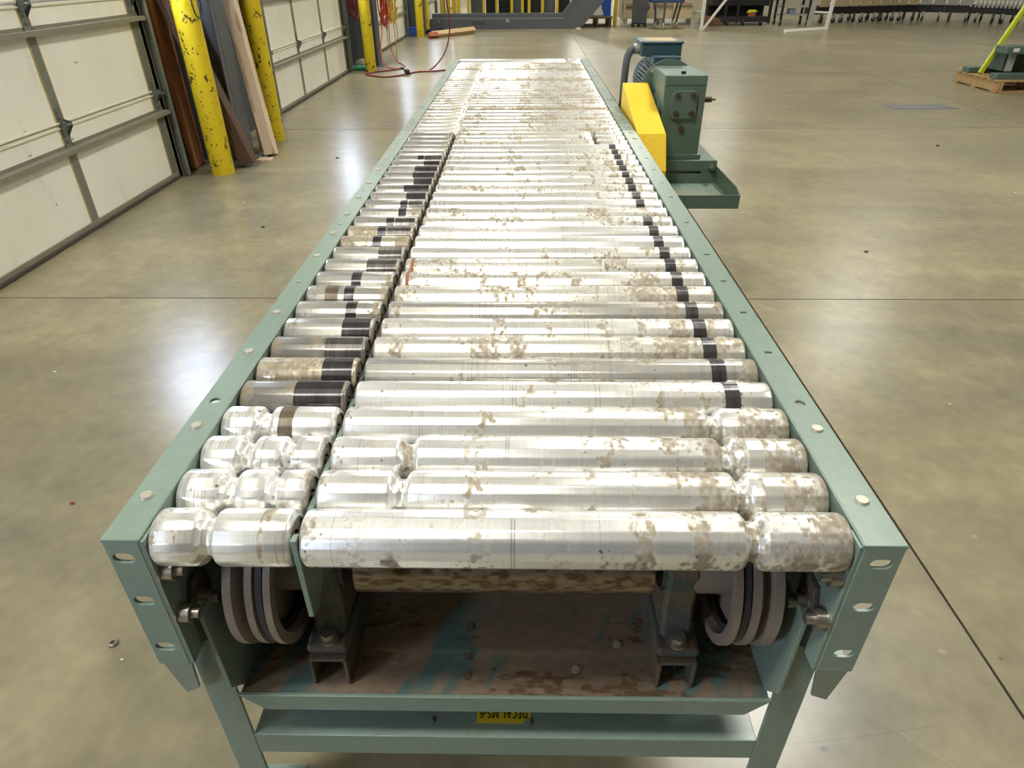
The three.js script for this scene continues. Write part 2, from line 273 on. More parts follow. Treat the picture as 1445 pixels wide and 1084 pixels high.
// sectional dock doors
function dockDoor(n, zA, zB) {
  const d = structure('door_' + n, ['white sectional dock door beside the camera end of the conveyor', 'white sectional dock door between the dark pier with leaning timbers and the near corner', 'white sectional dock door between the leaning timbers and the orange cords', 'white sectional dock door between the orange cords and the blue tub', 'white sectional dock door behind the grey steel frame', 'white sectional dock door far down the wall'][n], 'dock door', [X0, 0, (zA + zB) / 2]);
  const st = [zA - 0.03, zA - 1.09, zA - 2.21, zB + 0.03], f = X0, near = n > 0 && n < 4;
  for (let k = 0; k < 5; k++) {
    const y0 = k * 0.595 + 0.012, y1 = y0 + 0.59;
    if (k === 2) {                              // glazed section: one window in the bay at the far end
      const wz = (st[2] + st[3]) / 2, ww = 0.38, wy0 = 1.36, wy1 = 1.66;
      put(d, 'door_section', [plate('zy', rect(zB, zA, y0, y1), f - 0.045, 0.045, [rect(wz - ww, wz + ww, wy0, wy1)])], M.door);
      const pane = put(d, 'window_pane', [B(f - 0.03, f - 0.02, wy0, wy1, wz - ww, wz + ww)], new THREE.MeshStandardMaterial({ color: 0xdfe8f0, emissive: 0xcfe2ff, emissiveIntensity: 4, roughness: 0.2 }), 'daylit window pane');
      for (const [a, b, c, e] of [[wy0 - 0.03, wy0, wz - ww - 0.03, wz + ww + 0.03], [wy1, wy1 + 0.03, wz - ww - 0.03, wz + ww + 0.03], [wy0, wy1, wz - ww - 0.03, wz - ww], [wy0, wy1, wz + ww, wz + ww + 0.03]]) put(d, 'window_frame', [B(f, f + 0.012, a, b, c, e)], M.black);
      const L = new THREE.RectAreaLight(0xd8e6ff, 60, 2 * ww, wy1 - wy0); L.position.set(f - 0.012, (wy0 + wy1) / 2, wz); L.lookAt(f + 1, (wy0 + wy1) / 2, wz); scene.add(L);
    } else put(d, 'door_section', [B(f - 0.045, f, y0, y1, zB, zA, 0.004)], M.door);
    if (k) {                                     // rolled joint between two sections
      put(d, 'section_joint', [C(0.007, zA - zB, 'z', f + 0.004, y0 + 0.006, (zA + zB) / 2, 10)], M.doorRail);
      put(d, 'section_joint', [C(0.006, zA - zB, 'z', f + 0.003, y0 - 0.02, (zA + zB) / 2, 10)], M.doorRail);
    }
    if (k < 4) {                                 // horizontal strut, a lipped hat channel, under each joint
      const ys = y1 - 0.125;
      put(d, 'strut', [B(f, f + 0.055, ys, ys + 0.003, zB - 0.02, zA, 0.001), B(f + 0.05, f + 0.055, ys - 0.022, ys, zB - 0.02, zA, 0.001), B(f, f + 0.004, ys - 0.02, ys + 0.02, zB - 0.02, zA)], M.strutDust);
    }
    for (let i = 0; i < 4; i++) {
      const edge = i === 0 || i === 3, w = edge ? 0.045 : 0.032, z = st[i] + (i === 0 ? -0.02 : i === 3 ? 0.02 : 0);
      put(d, 'stile', [B(f, f + 0.005, y0, y1, z - w, z + w)], M.galv);
      for (const s of [-1, 1]) put(d, 'caulk_bead', [B(f, f + 0.004, y0, y1, z + s * (w + 0.004) - 0.004, z + s * (w + 0.004) + 0.004)], M.caulk, 'yellowed sealant bead');
      if (k < 4) {                               // hinge across the joint with its knuckle and bolts
        const h = put(d, 'hinge', [plate('zy', [[z - 0.03, y1 - 0.1], [z + 0.03, y1 - 0.1], [z + 0.022, y1 + 0.09], [z - 0.022, y1 + 0.09]], f + 0.005, 0.004), plate('xy', [[f + 0.006, y1 - 0.07], [f + 0.05, y1 - 0.01], [f + 0.05, y1 + 0.015], [f + 0.006, y1 + 0.03]], z - 0.024, 0.003), plate('xy', [[f + 0.006, y1 - 0.07], [f + 0.05, y1 - 0.01], [f + 0.05, y1 + 0.015], [f + 0.006, y1 + 0.03]], z + 0.021, 0.003), C(0.008, 0.06, 'z', f + 0.04, y1, z, 12)], M.galvDark);
        if (near) for (const yy of [-0.085, -0.05, 0.045, 0.075]) put(h, 'hinge_bolt', [C(0.007, 0.01, 'x', f + 0.012, y1 + yy, z + 0.008, 8)], M.bolt);
      }
    }
  }
  put(d, 'bottom_seal', [B(f - 0.04, f + 0.014, 0.002, 0.022, zB, zA, 0.005)], M.seal, 'dark rubber bottom seal');
  put(d, 'bottom_bar', [B(f, f + 0.01, 0.022, 0.05, zB, zA, 0.003)], M.strutDust);
  for (const [z, s] of [[zA, 1], [zB, -1]]) {   // vertical track and its angle
    put(d, 'door_track', [B(f + 0.02, f + 0.07, 0.01, 3.1, z + s * 0.05, z + s * 0.053), B(f + 0.067, f + 0.07, 0.01, 3.1, z + s * 0.02, z + s * 0.05), B(f + 0.02, f + 0.023, 0.01, 3.1, z + s * 0.02, z + s * 0.05)], M.galv);
    put(d, 'track_angle', [B(f, f + 0.05, 0, 3.1, z + s * 0.06, z + s * 0.065), B(f, f + 0.004, 0, 3.1, z + s * 0.065, z + s * 0.14)], M.galv);
    if (near && s < 0) { for (const y of [0.36, 0.98, 1.55]) put(d, 'track_bracket', [B(f + 0.002, f + 0.03, y, y + 0.04, z + s * 0.062, z + s * 0.12)], M.galvDark); for (const y of [0.78, 0.86, 0.94]) put(d, 'rust_patch', [B(f + 0.0042, f + 0.0052, y, y + 0.035, z - 0.12, z - 0.085)], M.rustPlate); }
    for (const y of [0.59, 1.185]) put(d, 'track_roller', [C(0.022, 0.012, 'z', f + 0.045, y, z + s * 0.036, 16), C(0.006, 0.09, 'z', f + 0.04, y, z, 8)], M.galvDark);
  }
}
DOORS.forEach(([a, b], i) => dockDoor(i, a, b));
// steel channel columns standing at the piers
[-5.52, -11.45, -17.15].forEach((z, i) => {
  const t = structure('trim_' + (i + 1), ['dark grey steel channel column behind the dented bollard and leaning timbers', 'dark grey steel column that carries the orange cords', 'dark grey steel column beside the blue tub'][i], 'column', [X0 + 0.15, 0, z - 0.1]);
  put(t, 'column_web', [B(X0, X0 + 0.34, 0, CEIL - 0.3, z - 0.012, z)], M.column);
  put(t, 'column_flange', [B(X0 + 0.328, X0 + 0.34, 0, CEIL - 0.3, z - 0.2, z - 0.012, 0.002)], M.column);
  put(t, 'column_flange', [B(X0 + 0.328, X0 + 0.338, 0, CEIL - 0.3, z, z + 0.06, 0.002)], M.column);
  put(t, 'base_plate', [B(X0, X0 + 0.42, 0, 0.012, z - 0.24, z + 0.08)], M.column);
});
// high-bay lamps
for (const [x, z, k] of LAMPS) {
  const t = thing('highbay_lamp', 'white rectangular high-bay ceiling lamp', 'lamp', [x, LAMP_Y, z], 'high-bay lamps under the roof');
  put(t, 'housing', [B(x - 0.66, x + 0.66, LAMP_Y + 0.004, LAMP_Y + 0.1, z - 0.46, z + 0.46, 0.02)], M.lampBody);
  put(t, 'diffuser', [B(x - 0.6, x + 0.6, LAMP_Y - 0.012, LAMP_Y + 0.003, z - 0.4, z + 0.4, 0.004)], M.lamp);
  for (const s of [-0.5, 0.5]) put(t, 'hanger', [C(0.006, CEIL - LAMP_Y - 0.1, 'y', x + s, (CEIL + LAMP_Y + 0.1) / 2, z, 6)], M.lampBody);
  const L = new THREE.RectAreaLight(LAMP_COLOR, LAMP_POWER * k, 1.2, 0.8); L.position.set(x, LAMP_Y - 0.02, z); L.lookAt(x, 0, z); scene.add(L);
}

// ---------------------------------------------------------------- the conveyor
const conv = thing('roller_conveyor', 'long teal steel roller conveyor with worn silver rollers and a side-mounted gear motor', 'conveyor', [-0.03, 0, -2.9]);
const YR = 0.745, RZ = 0.5965, PITCH = 0.0766, RT = 0.774, ZJ = -2.87, ZE = -5.30;
const LW = -0.467, LO = -0.512, RW = 0.409, RO = 0.459;     // rail webs and outer edges
const RL0 = -0.459, RL1 = -0.2865, RR0 = -0.272, RR1 = 0.4;  // the short and the long rollers
const GAPX = -0.279;
// roller shapes: rounded shells with rolled grooves
function rollerProfile(x0, x1, r, grooves = [], er = 0.006, closedIn = true) {
  const p = []; if (closedIn) p.push([x0 + 0.003, r * 0.3], [x0 + 0.003, r * 0.8]);
  for (let i = 0; i <= 5; i++) { const a = i / 5 * Math.PI / 2; p.push([x0 + er - er * Math.cos(a), r - er + er * Math.sin(a)]); }
  for (const gx of grooves) for (const [dx, dr] of [[-0.017, 0], [-0.0135, 0.0007], [-0.0105, 0.0026], [-0.008, 0.0058], [-0.0062, 0.0094], [-0.004, 0.0114], [0, 0.012], [0.004, 0.0114], [0.0062, 0.0094], [0.008, 0.0058], [0.0105, 0.0026], [0.0135, 0.0007], [0.017, 0]]) p.push([gx + dx, r - dr]);
  for (let i = 0; i <= 5; i++) { const a = i / 5 * Math.PI / 2; p.push([x1 - er + er * Math.sin(a), r - er + er * Math.cos(a)]); }
  if (closedIn) p.push([x1 - 0.003, r * 0.8], [x1 - 0.003, r * 0.3]);
  return p;
}
const geoCache = new Map();
function rollerGeo(x0, x1, r, grooves, er, z0near) { const key = [x0, x1, r, grooves.join('/'), er].join(); if (!geoCache.has(key)) geoCache.set(key, turned(rollerProfile(x0, x1, r, grooves, er), grooves.length > 0 && z0near ? 64 : 40, true)); return geoCache.get(key); }
function addRoller(x0, x1, r, z, grooves, er, material, label) {
  const m = shadows(new THREE.Mesh(rollerGeo(x0, x1, r, grooves, er, z > -1), material)); m.name = 'roller'; if (label) m.userData.label = label;
  m.position.set(0 - conv.position.x, YR, z - conv.position.z); m.rotation.x = rnd() * Math.PI * 2; conv.add(m); return m;
}
const bandCache = new Map();
function band(parent, x0, x1, r, material, name = 'tape_band') { const key = [x0.toFixed(4), x1.toFixed(4), r].join(); if (!bandCache.has(key)) bandCache.set(key, turned([[x0, r - 0.001], [x0 + 0.0004, r + 0.0006], [x1 - 0.0004, r + 0.0006], [x1, r - 0.001]], 64)); const m = shadows(new THREE.Mesh(bandCache.get(key), material)); m.name = name; parent.add(m); return m; }
function axle(z) { const m = put(conv, 'axle', [C(0.0065, RW - LW, 'x', (LW + RW) / 2, YR, z, 6)], M.axle); return m; }
const R1 = 0.0366, R2 = 0.036;
// first four rows: grooved
const G = [[[-0.392], [0.284]], [[-0.392, -0.331], [-0.163, 0.291]], [[-0.395, -0.333], [-0.164, 0.29]], [[-0.395], [0.29]]];
for (let k = 0; k < 4; k++) {
  const z = -RZ - PITCH * k; axle(z);
  const a = addRoller(RL0 - 0.002, -0.285, R1, z, G[k][0], 0.009, RM[[1, 0, 0, 0][k]], 'short grooved silver roller');
  const b = addRoller(-0.2745, RR1 + 0.002, R1, z, G[k][1], 0.009, RMfront[k % 2], 'long grooved silver roller');
  if (k === 3) band(a, -0.372, -0.349, R1, M.tapeBrown, 'stain_band');
  if (k === 2) band(b, 0.318, 0.34, R1, M.bare, 'bare_band'); if (k === 1) band(b, 0.318, 0.342, R1, M.bare, 'bare_band');
}
// plain rows of the front section
const NF = 30;
for (let k = 4; k < NF; k++) {
  const z = -RZ - PITCH * k; axle(z);
  const dark = k < 8 || (k > 10 && k < 13) || (k > 17 && k < 24);
  const a = addRoller(RL0, RL1, R2, z, [], 0.005, [5, 14, 13].includes(k) ? RM[5] : k === 4 || k === 6 ? RMdark : RM[4], 'short silver roller beside the divider');
  if (k < 25) {
    const s0 = mix(-0.385, -0.345, rnd()), e0 = -0.293;
    if (dark) band(a, s0, e0, R2, k === 4 || k === 7 || k === 5 || k > 17 ? M.tape : M.tapeWorn);
    else { band(a, s0, s0 + 0.022, R2, M.tape); if (rnd() < 0.6) band(a, s0 + 0.024, e0, R2, M.tapeWorn); }
    if (k === 9) band(a, s0 - 0.04, s0 - 0.012, R2, M.tapeBrown, 'stain_band');
  }
  const v = k < 9 ? [1, 4, 3, 1, 4][k - 4] : [0, 1, 1, 2, 3, 2][Math.floor(rnd() * 6)];
  if (k < 27) {
    const b = addRoller(RR0, RR1, R2, z, [], 0.005, RM[v], 'long silver roller');
    const t0 = 0.322 + rr(-0.002, 0.003); if (k !== 16) band(b, t0, t0 + 0.025, R2, M.tapeGrey); 
    if ([11, 10].includes(k)) band(b, RR0 + 0.012, RR0 + 0.02, R2, M.rustPlate, 'rust_band');
  } else { addRoller(RR0, 0.272, R2, z, [], 0.005, RM[v], 'long silver roller'); addRoller(0.288, RR1, R2, z, [], 0.005, RM[1], 'short silver roller at the right rail'); }
}
// rear section: rollers of full width, the last but one missing
for (let k = NF; ; k++) {
  const z = -RZ - PITCH * k; if (z < ZE + 0.05) break; const last = z - PITCH < ZE + 0.05, prev = !last && z - 2 * PITCH < ZE + 0.05; if (prev) continue;
  axle(z); addRoller(RL0, RR1, last ? R1 + 0.004 : R2, z, last ? [0.3] : [GAPX], last ? 0.006 : 0.005, RM[last ? 0 : [0, 1, 2, 2, 3, 1, 5][Math.floor(rnd() * 7)]], last ? 'last roller at the far end' : 'full-width silver roller');
}
// divider plate that carries the inner ends of the axles
put(conv, 'divider_plate', [plate('zy', [[-0.566, 0.631], [-0.566, 0.769], [-0.58, 0.767], [-0.586, 0.756], [-0.9, 0.755], [-0.9, 0.66], [-0.64, 0.66], [-0.585, 0.622]], GAPX - 0.003, 0.006, [], 0.0006)], M.teal, 'thin teal divider plate');
put(conv, 'divider_bar', [B(GAPX - 0.003, GAPX + 0.003, 0.66, 0.757, ZJ, -0.902)], M.dusty, 'grimy continuation of the divider');
// side rails: channels with flanges turned outwards, holed top flange, slotted end plate
const boltZL = [-0.64, -0.795, -1.02, -1.178, -1.48, -1.635, -1.79, -1.945, -2.1, -2.255, -2.41, -2.565, -2.72, -2.83], boltZR = [-0.64, -0.795, -2.72, -2.83];
const slotZR = [-1.025, -1.184, -1.338, -1.493, -1.722, -1.949, -2.1, -2.255, -2.41, -2.565];
function rail(side, zA, zB, front) {
  const w = side < 0 ? LW : RW, o = side < 0 ? LO : RO, a = Math.min(w, o), b = Math.max(w, o), cx = side < 0 ? -0.492 : 0.437;
  const holes = []; if (front) { holes.push(ring(cx, -0.865, 0.0085)); if (side > 0) for (const z of slotZR) holes.push(rect(cx - 0.007, cx + 0.007, z - 0.004, z + 0.004)); else for (const z of [-1.33, -1.71, -2.02, -2.33, -2.64]) holes.push(rect(cx - 0.006, cx + 0.006, z - 0.0035, z + 0.0035)); }
  else for (const z of [-2.93, -3.0, -3.1, -3.4, -3.9, -4.4, -4.9]) { holes.push(rect(cx - 0.007, cx + 0.007, z - 0.005, z + 0.005)); }
  const r = put(conv, 'side_rail', [plate('xz', rect(a, b, zB, zA), RT - 0.005, 0.004, holes, 0.0008), B(w - 0.002, w + 0.002, 0.527, RT - 0.001, zB, zA), B(a, b, 0.527, 0.531, zB, zA, 0.0015)], front ? M.teal : M.tealDust, 'teal side rail');
  if (front) {
    put(r, 'end_plate', [plate('xy', rect(a + 0.001, b - 0.001, 0.53, RT - 0.006), zA - 0.004, 0.004, [[cx - 0.001, 0.742], [cx, 0.663], [cx, 0.568]].map(([x, y]) => slot(x, y, 0.028, 0.017)), 0.0008)], M.teal, 'end plate with three slots');
    put(r, 'end_flange', [B(w - 0.004 * side - 0.002, w - 0.004 * side + 0.002, 0.53, RT - 0.004, zA - 0.03, zA, 0.001)], M.teal);
    const tab = plate('xy', side < 0 ? [[-0.51, 0.531], [-0.513, 0.42], [-0.488, 0.438], [-0.468, 0.531]] : [[0.457, 0.531], [0.46, 0.42], [0.433, 0.436], [0.412, 0.531]], zA - 0.007, 0.004), tp = tab.attributes.position;
    for (let i = 0; i < tp.count; i++) tp.setZ(i, tp.getZ(i) - (0.531 - tp.getY(i)) * 0.2); tab.computeVertexNormals(); put(r, 'lower_tab', [tab], M.teal);
    for (const z of side < 0 ? boltZL : boltZR) put(r, 'bolt_head', [C(0.0095, 0.0035, 'y', cx, RT + 0.0018, z, 20, 0.0075)], M.boltDull);
  } else for (const z of [-2.97, -3.2, -3.6, -4.1, -4.6]) put(r, 'bolt_head', [C(0.0085, 0.003, 'y', cx, RT + 0.0016, z, 16, 0.007)], M.boltDull);
  return r;
}
rail(-1, -0.563, ZJ + 0.001, true); rail(1, -0.563, ZJ + 0.001, true); rail(-1, ZJ - 0.002, ZE, false); rail(1, ZJ - 0.002, ZE, false);
// nuts on the inner faces of the rails
for (const [x, s] of [[LW + 0.002, 1], [RW - 0.002, -1]]) {
  for (const [y, z, l] of [[0.703, -0.579, 0.03], [0.622, -0.577, 0.03], [0.604, -0.618, 0.036]]) {
    const n = put(conv, 'rail_nut', [hexHead(0.0145, 0.014, 'x', x + s * (l - 0.018), y, z), C(0.0165, 0.003, 'x', x + s * (l - 0.0265), y, z, 18)], M.bolt);
    put(n, 'stud', [C(0.0075, l, 'x', x + s * l / 2, y, z, 12)], M.bolt);
  }
  put(conv, 'bearing_tab', [plate('zy', [[-0.6, 0.59], [-0.6, 0.612], [-0.613, 0.64], [-0.65, 0.64], [-0.65, 0.59]], x + (s > 0 ? 0.002 : -0.008), 0.006, [], 0.001)], M.dusty);
  put(conv, 'gusset_plate', [plate('zy', [[-0.585, 0.61], [-0.588, 0.435], [-0.62, 0.395], [-1.1, 0.395], [-1.1, 0.527], [-0.7, 0.61]], x + s * 0.022 - 0.0025, 0.005, [], 0.0008)], M.teal);
}
// pan under the drive end, with a folded front lip cut at the corners
const PX0 = -0.443, PX1 = 0.386, PY = 0.392;
put(conv, 'drive_pan', [B(PX0, PX1, PY - 0.004, PY, -1.55, -0.603)], M.pan, 'dusty brown pan');
put(conv, 'pan_lip', [plate('xy', [[PX0, PY + 0.002], [PX0 + 0.035, PY - 0.034], [PX1 - 0.035, PY - 0.034], [PX1, PY + 0.002]], -0.605, 0.004, [], 0.0012)], M.teal, 'folded teal front lip');
for (const [x, z] of [[-0.09, -0.675], [-0.09, -0.73], [-0.088, -0.64], [0.088, -0.652], [0.16, -0.70]]) put(conv, 'rivet', [C(0.007, 0.0025, 'y', x, PY + 0.001, z, 16)], x > 0.05 ? M.boltDull : M.dusty);
// legs: steel angles, cross bars, feet
for (const z of [-0.603, -2.86, -5.2]) {
  for (const [x0, x1, s] of [[-0.495, -0.446, -1], [0.388, 0.437, 1]]) {
    const xo = s < 0 ? x0 : x1, y0 = 0.014, g = [B(x0, x1, y0, 0.528, z - 0.005, z, 0.0015), B(Math.min(xo, xo - s * 0.005), Math.max(xo, xo - s * 0.005), y0, 0.528, z - 0.055, z - 0.005)];
    const l = put(conv, 'leg', g, M.teal); put(l, 'foot_plate', [B(x0 - 0.02, x1 + 0.02, 0, 0.014, z - 0.09, z + 0.02, 0.002)], M.teal);
  }
  const cb = put(conv, 'cross_bar', [B(-0.446, 0.388, 0.274, 0.278, z - 0.06, z, 0.0015), B(-0.446, 0.388, 0.225, 0.276, z - 0.004, z, 0.0015), B(-0.446, 0.388, 0.225, 0.276, z - 0.062, z - 0.058)], M.teal);
  if (z > -1) {
    const cv = document.createElement('canvas'); cv.width = 512; cv.height = 128; const c = cv.getContext('2d'); c.fillStyle = '#d8c22a'; c.fillRect(0, 0, 512, 128); c.fillStyle = '#17160f'; c.font = 'bold 84px sans-serif'; c.textAlign = 'center'; c.textBaseline = 'middle'; c.fillText('DECAL MS-6', 256, 68, 460);
    const t = new THREE.CanvasTexture(cv); t.colorSpace = THREE.SRGBColorSpace;
    const g = new THREE.BoxGeometry(0.092, 0.0006, 0.03); const o = offsetOf(cb);
    const d = shadows(new THREE.Mesh(g, mat(0xffffff, 0.4, 0, { map: t }))); d.rotation.y = Math.PI; d.name = 'decal'; d.userData.label = 'yellow decal reading DECAL MS-6, upside down'; d.position.set(-0.03 - o.x, 0.2785 - o.y, -0.6425 - o.z); cb.add(d);
    for (const [x, q] of [[-0.155, -0.63], [0.01, -0.628]]) put(cb, 'bolt_head', [C(0.006, 0.003, 'y', x, 0.2795, q, 12)], M.teal);
  }
}
// drive shaft with two sheaves in pillow blocks
const SY = 0.585, SZ = -0.71;
put(conv, 'drive_shaft', [C(0.019, 0.86, 'x', -0.03, SY, SZ, 24)], M.shaft);
{ const m = shadows(new THREE.Mesh(turned([[-0.25, 0.02], [-0.25, 0.05], [0.195, 0.05], [0.195, 0.02]], 40), M.shaft)); m.name = 'drive_tube'; m.userData.label = 'brown-stained steel tube'; m.position.set(-conv.position.x, SY, SZ - conv.position.z); conv.add(m); }
function sheave(x0, s, R, hubLen) {            // s = +1: hub and open face point to +x
  const p = [[-0.066, 0.02], [-0.066, R - 0.012], [-0.066, R], [-0.054, R], [-0.048, R - 0.024], [-0.042, R - 0.024], [-0.036, R - 0.001], [-0.026, R - 0.001], [-0.021, R - 0.024], [-0.015, R - 0.024], [-0.01, R], [0, R], [0, R - 0.016], [-0.026, R - 0.022], [-0.028, 0.05], [0.0, 0.048], [hubLen, 0.048], [hubLen, 0.02]].map(([x, r]) => [x * s, r]);
  let g = turned(p, 56); if (s < 0) { const pp = g.attributes.position.array; for (let i = 0; i < pp.length; i += 9) for (let k = 0; k < 3; k++) { const t = pp[i + 3 + k]; pp[i + 3 + k] = pp[i + 6 + k]; pp[i + 6 + k] = t; } g.deleteAttribute('normal'); g.computeVertexNormals(); g = toCreasedNormals(g, 0.5); }
  const m = shadows(new THREE.Mesh(g, M.sheave)); m.name = 'sheave'; m.userData.label = 'double-groove cast iron sheave'; m.position.set(x0 - conv.position.x, SY, SZ - conv.position.z); conv.add(m);
  put(m, 'v_belt', [(() => { const b = turned([[-0.0225, R - 0.03], [-0.0225, R - 0.004], [-0.0135, R - 0.004], [-0.0135, R - 0.03]].map(([x, q]) => [x * s, q]), 56); b.translate(x0, SY, SZ); return b; })()], M.sheaveDark, 'dark worn belt in the groove');
}
sheave(-0.344, 1, 0.125, 0.04); sheave(0.29, -1, 0.121, 0.035);
for (const x of [-0.301, 0.24]) {
  const st = put(conv, 'bearing_stand', [B(x - 0.03, x - 0.024, PY, 0.455, -0.83, -0.622, 0.002), B(x + 0.024, x + 0.03, PY, 0.455, -0.83, -0.622, 0.002), B(x - 0.03, x + 0.03, 0.449, 0.455, -0.83, -0.622, 0.002)], M.dusty);
  put(st, 'stand_bolt', [S(0.008, x + 0.008, PY + 0.02, -0.66), C(0.006, 0.03, 'y', x + 0.008, PY + 0.012, -0.66, 8)], M.bolt);
  const pb = put(conv, 'pillow_block', [B(x - 0.033, x + 0.033, 0.456, 0.474, -0.8, -0.63, 0.008), plate('zy', [[-0.66, 0.472], [-0.672, 0.53], [-0.668, 0.6], [-0.69, 0.635], [-0.73, 0.635], [-0.752, 0.6], [-0.748, 0.53], [-0.76, 0.472]], x - 0.018, 0.036, [], 0.006), C(0.04, 0.062, 'x', x, SY, SZ, 28)], M.dusty, 'dusty cast pillow block bearing');
  put(pb, 'washer', [C(0.016, 0.003, 'y', x, 0.4755, -0.648, 20)], M.bolt); put(pb, 'bolt_head', [hexHead(0.0125, 0.012, 'y', x, 0.483, -0.648)], M.bolt);
}
// chain guard, mounting base, drip tray
put(conv, 'chain_guard', [plate('zy', [[-3.43, 0.56], [-3.43, 0.873], [-3.41, 0.873], [-2.872, 0.758], [-2.79, 0.63], [-2.79, 0.56]], 0.474, 0.114, [], 0.003)], M.yellowGuard, 'bright yellow chain guard');
{
  const x1 = 0.885, zf = -2.70;
  const t = put(conv, 'drip_tray', [B(0.42, x1, 0.5, 0.504, -3.06, zf)], M.tealDust, 'open teal tray');
  put(t, 'tray_wall', [B(0.46, x1, 0.5, 0.556, zf, zf + 0.004, 0.001)], M.gear);
  put(t, 'tray_wall', [B(0.46, x1, 0.5, 0.545, -3.064, -3.06, 0.001)], M.gear);
  put(t, 'tray_wall', [plate('zy', [[zf, 0.5], [zf, 0.556], [-2.76, 0.572], [-3.1, 0.572], [-3.1, 0.5]], x1 - 0.002, 0.004, [], 0.0006)], M.gear);
  const b = put(conv, 'motor_base', [B(0.46, 0.872, 0.552, 0.6, -3.84, -3.08, 0.004)], M.gear, 'folded teal motor base');
  put(b, 'base_bracket', [B(0.81, 0.878, 0.53, 0.602, -3.078, -3.072, 0.001)], M.gear); put(b, 'bracket_bolt', [hexHead(0.014, 0.02, 'z', 0.852, 0.575, -3.06), C(0.008, 0.04, 'z', 0.85, 0.575, -3.05, 10)], M.bolt);
  put(b, 'base_web', [B(0.46, 0.866, 0.38, 0.553, -3.31, -3.3)], M.gear); put(b, 'base_skirt', [B(0.866, 0.872, 0.44, 0.6, -3.84, -3.08)], M.gear);
}
// gear reducer
{
  const x0 = 0.61, x1 = 0.795, zf = -3.116;
  const g = put(conv, 'gear_reducer', [B(x0, x1, 0.6, 0.95, -3.43, zf, 0.006), B(x0 - 0.002, x1 + 0.012, 0.6, 0.622, -3.44, zf + 0.012, 0.004)], M.gear, 'tall green gear reducer');
  put(g, 'cover_plate', [plate('xy', [[0.662, 0.776], [0.742, 0.776], [0.756, 0.79], [0.756, 0.872], [0.742, 0.888], [0.662, 0.888], [0.648, 0.872], [0.648, 0.79]], zf, 0.012, [], 0.002), C(0.04, 0.016, 'z', 0.703, 0.832, zf + 0.008, 32)], M.gear);
  for (const [x, y] of [[0.668, 0.872], [0.738, 0.873], [0.668, 0.798], [0.738, 0.798]]) put(g, 'cover_bolt', [hexHead(0.011, 0.014, 'z', x, y, zf + 0.02), C(0.006, 0.006, 'z', x, y, zf + 0.028, 10)], M.boltRust);
  put(g, 'drain_plug', [hexHead(0.012, 0.012, 'z', 0.703, 0.73, zf + 0.006)], M.boltRust);
  put(g, 'fill_plug', [hexHead(0.011, 0.01, 'y', 0.695, 0.955, -3.16)], M.black);
  put(g, 'output_stub', [C(0.012, 0.04, 'x', x1 + 0.018, 0.845, -3.16, 16), C(0.004, 0.02, 'x', x1 + 0.046, 0.845, -3.16, 8)], M.boltRust);
  put(g, 'rib', [B(x0 + 0.004, x1 - 0.004, 0.912, 0.918, zf, zf + 0.004, 0.0015)], M.gear);
  put(g, 'side_flange', [C(0.085, 0.01, 'x', x0 - 0.003, 0.77, -3.27, 32)], M.gear);
  // motor
  const mx = 0.69, my = 0.848, m = put(conv, 'electric_motor', [C(0.098, 0.32, 'z', mx, my, -3.64, 40), C(0.128, 0.022, 'z', mx, my, -3.452, 48), C(0.112, 0.05, 'z', mx, my, -3.81, 40, 0.09)], M.motor, 'dark blue-green finned electric motor');
  put(m, 'flange_rim', [C(0.13, 0.008, 'z', mx, my, -3.442, 48)], M.gear);
  for (let i = 0; i < 44; i++) { const a = i / 44 * 2 * Math.PI; if (Math.abs(a - Math.PI / 2) < 0.5) continue; const f = B(0.095, 0.118, -0.002, 0.002, -3.78, -3.475); f.rotateZ(a); f.translate(mx, my, 0); put(m, 'cooling_fin', [f], M.fin); }
  for (let i = 0; i < 4; i++) { const a = Math.PI / 4 + i * Math.PI / 2; put(m, 'flange_bolt', [hexHead(0.01, 0.014, 'z', mx + 0.114 * Math.cos(a), my + 0.114 * Math.sin(a), -3.434)], M.boltDull); }
  put(m, 'saddle', [B(0.62, 0.75, 0.93, 0.98, -3.76, -3.5, 0.004)], M.motor);
  const jb = put(m, 'junction_box', [B(0.57, 0.765, 0.972, 1.03, -3.79, -3.575, 0.006)], M.motor, 'dark teal junction box');
  put(jb, 'box_lid', [B(0.564, 0.771, 1.028, 1.038, -3.797, -3.568, 0.003)], M.motor); put(jb, 'nameplate', [B(0.6, 0.745, 1.038, 1.0395, -3.76, -3.6)], M.tan, 'pale nameplate');
  for (const [x, z] of [[0.574, -3.58], [0.762, -3.58], [0.574, -3.785], [0.762, -3.785]]) put(jb, 'lid_screw', [C(0.005, 0.004, 'y', x, 1.04, z, 10)], M.bolt);
  const cd = put(m, 'conduit', [T([[0.565, 1.0, -3.66], [0.535, 0.998, -3.65], [0.512, 0.965, -3.63], [0.503, 0.9, -3.61], [0.5, 0.8, -3.6], [0.5, 0.6, -3.6]], 0.018, 40, 12)], M.grey, 'grey flexible conduit');
  put(cd, 'fitting', [C(0.024, 0.03, 'x', 0.556, 1.0, -3.66, 12)], M.greyLight);
}

